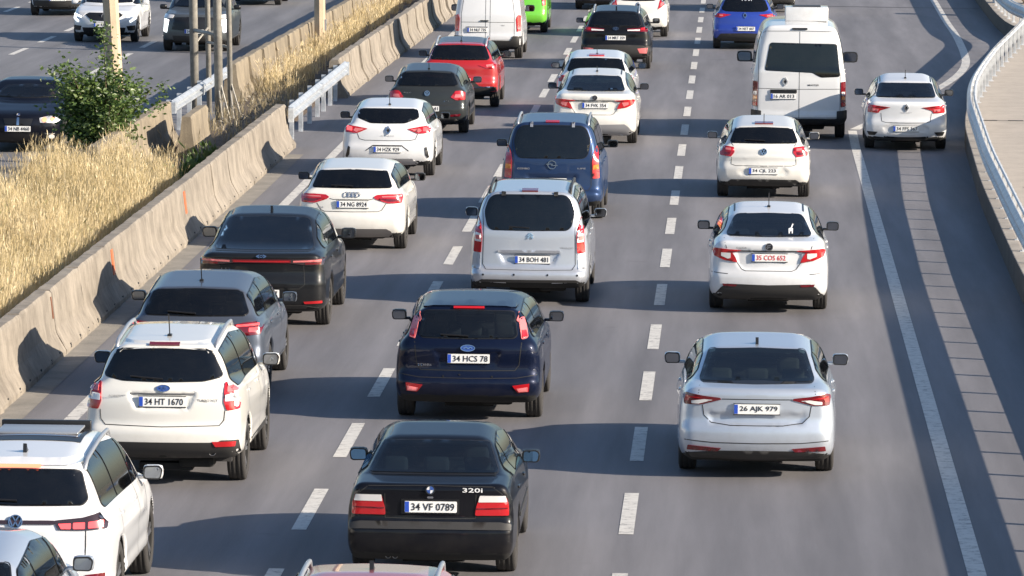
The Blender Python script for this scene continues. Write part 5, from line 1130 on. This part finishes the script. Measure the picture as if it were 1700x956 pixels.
# ------------------------------------------------------------------ vegetation
def leafmat(name, stops, scale, trans=.35):
    m = bpy.data.materials.new(name); m.use_nodes = True; nt = m.node_tree; nt.nodes.remove(nt.nodes['Principled BSDF'])
    geo = nt.nodes.new('ShaderNodeNewGeometry'); n1 = N(nt, 'ShaderNodeTexNoise'); n1.inputs['Scale'].default_value = scale; n1.inputs['Detail'].default_value = 6; n1.inputs['Roughness'].default_value = .75
    nt.links.new(geo.outputs['Position'], n1.inputs['Vector'])
    wn_ = N(nt, 'ShaderNodeTexWhiteNoise', noise_dimensions='1D'); nt.links.new(geo.outputs['Random Per Island'], wn_.inputs['W'])
    ad = nt.nodes.new('ShaderNodeMath'); ad.operation = 'MULTIPLY_ADD'; nt.links.new(wn_.outputs['Value'], ad.inputs[0]); ad.inputs[1].default_value = .4; nt.links.new(n1.outputs[0], ad.inputs[2])
    sb = nt.nodes.new('ShaderNodeMath'); sb.operation = 'SUBTRACT'; nt.links.new(ad.outputs[0], sb.inputs[0]); sb.inputs[1].default_value = .2
    r_ = ramp(nt, sb.outputs[0], stops)
    d = nt.nodes.new('ShaderNodeBsdfDiffuse'); t = nt.nodes.new('ShaderNodeBsdfTranslucent'); mx = nt.nodes.new('ShaderNodeMixShader'); mx.inputs[0].default_value = trans
    gl = nt.nodes.new('ShaderNodeBsdfGlossy'); gl.inputs['Roughness'].default_value = .45; m2 = nt.nodes.new('ShaderNodeMixShader'); m2.inputs[0].default_value = .05
    nt.links.new(r_.outputs[0], d.inputs[0]); nt.links.new(r_.outputs[0], t.inputs[0]); nt.links.new(d.outputs[0], mx.inputs[1]); nt.links.new(t.outputs[0], mx.inputs[2])
    nt.links.new(mx.outputs[0], m2.inputs[1]); nt.links.new(gl.outputs[0], m2.inputs[2]); nt.links.new(m2.outputs[0], nt.nodes['Material Output'].inputs[0]); return m
STRAW = leafmat('dry_straw', [(.10, (.22, .18, .07)), (.34, (.48, .38, .19)), (.56, (.68, .55, .32)), (.85, (.80, .70, .49))], .55, .3)
STRAW2 = leafmat('brown_weed', [(.2, (.13, .10, .06)), (.5, (.28, .23, .13)), (.8, (.46, .38, .24))], 1.8, .3)
GREEN = leafmat('green_leaf', [(.2, (.03, .06, .015)), (.5, (.08, .14, .03)), (.8, (.20, .26, .08))], 2.2, .35)
def blades(name, pts, hts, mat, w=.011, lean=.30, heads=.5, seed=3, label='', cat='grass', headlen=.16):
    g = np.random.default_rng(seed); n = len(pts); pts = np.asarray(pts); hts = np.asarray(hts)
    az = g.uniform(0, 2 * np.pi, n); ln = np.abs(g.normal(0, lean, n)) * hts; la = g.uniform(0, 2 * np.pi, n)
    sx, sy = np.cos(az) * w / 2 * g.uniform(.6, 1.3, n), np.sin(az) * w / 2
    dx, dy = np.cos(la) * ln, np.sin(la) * ln
    lv = []
    for t, ww in ((0, 1.), (.5, .8), (1., .35)):
        cx, cy, cz = pts[:, 0] + dx * t * t, pts[:, 1] + dy * t * t, pts[:, 2] + hts * t * (1 - .06 * t)
        lv += [np.stack([cx - sx * ww, cy - sy * ww, cz], 1), np.stack([cx + sx * ww, cy + sy * ww, cz], 1)]
    V = np.stack(lv, 1).reshape(-1, 3); b = np.arange(n)[:, None] * 6
    F = [np.concatenate([b + 0, b + 1, b + 3, b + 2], 1), np.concatenate([b + 2, b + 3, b + 5, b + 4], 1)]
    hs = np.where(g.random(n) < heads)[0]; m = len(hs)
    if m:
        for k in range(2):
            tip = np.stack([pts[hs, 0] + dx[hs], pts[hs, 1] + dy[hs], pts[hs, 2] + hts[hs] * .94], 1); a2 = g.uniform(0, 6.28, m); hl = headlen * g.uniform(.5, 1.3, m); hw_ = w * g.uniform(.6, 1.5, m)
            ex = np.stack([np.cos(a2) * hw_, np.sin(a2) * hw_, 0 * a2], 1); up = np.stack([dx[hs] * .25 + np.cos(a2) * hl * .12, dy[hs] * .25 + np.sin(a2) * hl * .12, hl], 1)
            Q = np.stack([tip - up * .45, tip + ex, tip + up * .55, tip - ex], 1).reshape(-1, 3); b0 = len(V); V = np.concatenate([V, Q]); F.append(b0 + np.arange(m)[:, None] * 4 + np.arange(4)[None])
    me = bpy.data.meshes.new(name); me.from_pydata(V.tolist(), [], np.concatenate(F).tolist()); me.materials.append(mat)
    o = link(bpy.data.objects.new(name, me)); return tag(o, label, cat, kind='stuff')
def scatter(n, x0, x1, y0, y1, clump, seed, z=.12):
    g = np.random.default_rng(seed); nc = max(1, n // clump); cx, cy = g.uniform(x0, x1, nc), g.uniform(y0, y1, nc); i = g.integers(0, nc, n)
    return np.stack([np.clip(cx[i] + g.normal(0, .10, n), x0, x1), cy[i] + g.normal(0, .16, n), np.full(n, z)], 1), g, i, nc
P, g, i, nc = scatter(130000, -11.95, -8.70, 62, 105.0, 60, 11)
ok = P[:, 1] < np.interp(P[:, 0], [-12, -11.7, -11.1, -10.5, -9.2, -8.7], [91, 93.5, 99, 102, 98, 96])
wv = .5 + .5 * np.sin(P[:, 1] * .55 + 1.7 * np.sin(P[:, 0] * 1.9 + P[:, 1] * .21))           # taller and thinner drifts
ok &= g.random(len(P)) < .55 + .45 * wv
ch = g.uniform(.60, 1.15, nc); hh = ch[i] * g.uniform(.45, 1.08, len(P)) * np.where(P[:, 0] > -9.0, .85, 1.0) * (.84 + .28 * wv)
blades('tall_dry_grass', P[ok], hh[ok], STRAW, .0056, .15, .40, 12, 'tall golden dry grass filling the median on the left', headlen=.12)
gm = g.random(len(P)) < .05; gk = ok & gm
blades('green_grass_tufts', P[gk], hh[gk] * .8, leafmat('olive_grass', [(.2, (.13, .14, .04)), (.6, (.27, .27, .09)), (.9, (.42, .38, .15))], 1.0, .3), .007, .22, .2, 13, 'olive green stalks mixed into the tall dry grass', headlen=.1)
P, g, i, nc = scatter(6000, -10.1, -9.2, 127, 185, 26, 21); ch = g.uniform(.2, .75, nc)
blades('dry_verge_grass', P, ch[i] * g.uniform(.5, 1.05, len(P)), STRAW, .009, .30, .5, 22, 'golden dry weeds in front of the far barrier row', headlen=.12)
P, g, i, nc = scatter(1500, -10.2, -8.75, 100.5, 130, 12, 31); ch = g.uniform(.12, .5, nc)
blades('brown_weeds', P, ch[i] * g.uniform(.5, 1.05, len(P)), STRAW2, .009, .5, .4, 32, 'sparse brown weeds on the dark median soil', 'weeds')
P, g, i, nc = scatter(700, -9.15, -8.75, 98.5, 104, 30, 41); ch = g.uniform(.3, .6, nc)
blades('green_weeds', P, ch[i] * g.uniform(.5, 1.05, len(P)), GREEN, .03, .5, .5, 42, 'low green weeds at the end of the dry grass', 'weeds')

def bush(loc, label):
    root = empty('bush', loc, 0, label, 'bush'); g = np.random.default_rng(8); br = MB(); tips = []
    for k in range(26):
        a = g.uniform(0, 6.28); rad = g.uniform(.2, 1.05); h = g.uniform(1.0, 2.15) * (1.08 - .22 * rad)
        p1 = (math.cos(a) * rad * .35, math.sin(a) * rad * .35, h * .5); p2 = (math.cos(a) * rad * .95, math.sin(a) * rad * .8, h)
        br.tube([(0, 0, -.05), p1, p2], [.024, .015, .006], 5); tips.append((p1, p2))
    br.tube([(0, 0, 0), (.05, 0, 1.5), (.0, 0, 2.7)], [.02, .014, .005], 5); tips.append(((.05, 0, 1.5), (.0, 0, 2.72)))
    br.obj('stem', principled('bush_bark', (.09, .065, .04), .9), root)
    v = []; f = []
    def leaf(c, s):
        ax = Vector(g.normal(size=3)); ax.z = abs(ax.z) * .4; ax.normalize(); u = ax.orthogonal().normalized(); u.rotate(Matrix.Rotation(g.uniform(0, 6.28), 3, ax)); n_ = ax.cross(u)
        c = Vector(c); b = len(v)
        for q in (c - ax * s * .5, c + u * s * .32 + n_ * s * .08, c + ax * s * .6, c - u * s * .32 + n_ * s * .08): v.append(tuple(q))
        f.append((b, b + 1, b + 2)); f.append((b, b + 2, b + 3))
    for p1, p2 in tips[:-1]:
        for _ in range(g.integers(5, 9)):
            t = g.uniform(.1, 1.05); c = np.array(p1) * (1 - t) + np.array(p2) * t + g.normal(0, .14, 3); sr = g.uniform(.07, .20)
            for _ in range(int(46 * sr / .12)): leaf(c + g.normal(0, sr, 3) * np.array([1, 1, .8]), g.uniform(.06, .115))
    p1, p2 = tips[-1]
    for cz in (.25, .45, .62, .88, .97):
        for _ in range(36): leaf(np.array(p1) * (1 - cz) + np.array(p2) * cz + g.normal(0, .10, 3), g.uniform(.06, .11))
    mesh_obj('crown', v, f, GREEN, root)
bush((-11.05, 104.4, .1), 'leafy green bush in front of the black oncoming saloon')

# ------------------------------------------------------------------ poles
POLE = concrete('pole_concrete', (.50, .395, .275), (.38, .30, .21), False)
def pole(loc, r0, r1, h, lean, label):
    root = empty('lamp_post', loc, 0, label, 'lamp post', 'lamp posts in the median'); q = Vector((math.tan(lean), 0, 1))
    MB().tube([q * t * h for t in np.linspace(0, 1, 8)], [r0 + (r1 - r0) * t for t in np.linspace(0, 1, 8)], 8).obj('shaft', POLE, root)
    MB().box(-.3, .3, -.3, .3, -.1, .22, 0, .03).obj('footing', CONC_B, root)
    MB().box(r0 * .55, r0 + .012, -.06, .06, .7, 1.0, 0, .01).obj('access_hatch', 'grey', root)
pole((-10.98, 106.6, 0), .165, .13, 9.5, R(-3.4), 'tan concrete lamp post beside the green bush')
pole((-9.93, 144.3, 0), .15, .12, 10.5, R(-.8), 'tan concrete lamp post rising from the dry weeds at the top centre left')
tg = empty('sign_gantry', (-10.6, 120.4, 0), 0, 'grey steel gantry support of paired upright tubes in the median', 'gantry')
GST = steel('grey_painted_steel', (.36, .34, .30), .55, .2)
for (x, y, r_) in ((-.36, .9, .095), (.36, -1.0, .095), (-.10, 1.5, .06), (.56, -.45, .06)):
    MB().tube([(x, y, 0), (x - .17, y, 8.0)], r_, 12).obj('upright', GST, tg, True)
    MB().box(x - .14, x + .14, y - .14, y + .14, 0, .03).obj('base_plate', GST, tg)
for z in (1.9, 3.2, 4.5, 5.8, 7.1):
    MB().tube([(-.40, .9, z), (.32, -1.0, z)], .045, 8).obj('cross_bar', GST, tg, True)
    MB().tube([(-.14, 1.5, z - .3), (.52, -.45, z - .3)], .035, 8).obj('cross_bar', GST, tg, True)
for z in (1.6, 2.9, 4.2): MB().tube([(-.36, .9, z), (-.12, 1.5, z + .35)], .022, 6).obj('brace', GST, tg)
for x0, y0, z1 in ((.36, -1.0, 1.0), (.56, -.45, .9)):
    MB().tube([(x0 - .02, y0, z1), (x0 + .28, y0 - .25, 0)], .018, 6).obj('brace', GST, tg); MB().tube([(x0 - .02, y0, z1 * .8), (x0 + .12, y0 - .5, 0)], .018, 6).obj('brace', GST, tg)
cab = empty('utility_cabinet', (10.25, 169.5, ZS), 0, 'brown cabinet on the walkway in the top right corner', 'cabinet')
MB().box(-.35, .35, -.3, .3, .08, 1.25, 0, .02).obj('housing', principled('brown_paint', (.22, .15, .09), .6), cab)
MB().box(-.38, .38, -.34, .34, 1.25, 1.32, 0, .02).obj('lid', 'grey', cab); MB().box(-.3, .3, -.26, .26, 0, .08).obj('plinth', CONC_B, cab)
MB().box(-.30, .30, -.312, -.300, .15, 1.18).obj('door', principled('brown_door', (.25, .17, .10), .55), cab)

# ------------------------------------------------------------------ driver of the oncoming black car
def driver():
    def cap(p, a, b, r0, r1):
        a, b = np.array(a), np.array(b); d = b - a; l = (d * d).sum()
        t = np.clip(sum((p[k] - a[k]) * d[k] for k in range(3)) / l, 0, 1)
        return np.sqrt(sum((p[k] - a[k] - d[k] * t) ** 2 for k in range(3))) - (r0 + (r1 - r0) * t)
    def fn(x, y, z):
        p = (x, y, z); hp = (x / .074, (y - .01) / .094, (z - .72) / .118)
        d = (np.sqrt(hp[0] ** 2 + hp[1] ** 2 + hp[2] ** 2) - 1) * .075
        d = smin(d, cap(p, (0, .085, .715), (0, .112, .69), .012, .017), .02)                      # nose
        for sg in (-1, 1): d = smin(d, cap(p, (sg * .078, .0, .70), (sg * .082, -.01, .74), .010, .012), .012)
        d = smin(d, cap(p, (0, 0, .5), (0, .01, .64), .062, .052), .03)
        d = smin(d, cap(p, (-.15, -.02, .46), (.15, -.02, .46), .075, .075), .06); d = smin(d, cap(p, (0, 0, .05), (0, -.02, .42), .15, .16), .08)
        for sg in (-1, 1):
            d = smin(d, cap(p, (sg * .19, -.02, .45), (sg * .25, .16, .22), .055, .045), .04); d = smin(d, cap(p, (sg * .25, .16, .22), (sg * .15, .42, .34), .043, .03), .02)
            d = smin(d, cap(p, (sg * .15, .42, .34), (sg * .13, .50, .37), .035, .030), .02)
            for q in range(4): d = smin(d, cap(p, (sg * (.12 + .006 * q), .49, .39 - q * .02), (sg * (.10 + .01 * q), .535, .375 - q * .02), .010, .008), .008)
            d = smin(d, cap(p, (sg * .125, .45, .37), (sg * .09, .49, .385), .011, .009), .008)
            d = smin(d, cap(p, (sg * .09, .02, .02), (sg * .12, .48, .04), .085, .065), .05); d = smin(d, cap(p, (sg * .12, .48, .04), (sg * .12, .78, -.22), .06, .045), .03)
        return d
    Pv, F = surface_nets(fn, (-.36, -.25, -.32), (.36, .9, .88), .02)
    c = Pv[F].mean(1); mi = np.zeros(len(F), int); mi[(c[:, 2] > .56) | (c[:, 1] > .44) & (c[:, 2] > .25)] = 1
    mi[((c[:, 2] > .77) | ((c[:, 1] < -.02) & (c[:, 2] > .66))) & (c[:, 2] > .6)] = 2
    mi[(abs(c[:, 2] - .735) < .009) & (c[:, 1] > .06) & (abs(abs(c[:, 0]) - .032) < .016)] = 2; mi[(abs(c[:, 2] - .655) < .007) & (c[:, 1] > .07) & (abs(c[:, 0]) < .03)] = 2
    o = mesh_obj('person', Pv.tolist(), F.tolist(), ['shirt', 'skin', 'hair'], smooth=True, fm=mi)
    o.location = (-13.38 + .37, 114.0 - 2.05, .46); o.rotation_euler = (0, 0, math.pi)
    tag(o, 'driver with dark hair and shirt at the wheel of the black oncoming saloon', 'person')
    c = [k for k in VEH.values() if k.s['label'].startswith('black oncoming')][0].root
    ring = [(-.37 + .17 * math.cos(a), 2.57 + .06 * math.sin(a), .83 + .16 * math.sin(a)) for a in np.linspace(0, 2 * math.pi, 21)]
    MB().tube(ring, .014, 6, caps=False).obj('steering_wheel', 'seal', c)
driver()
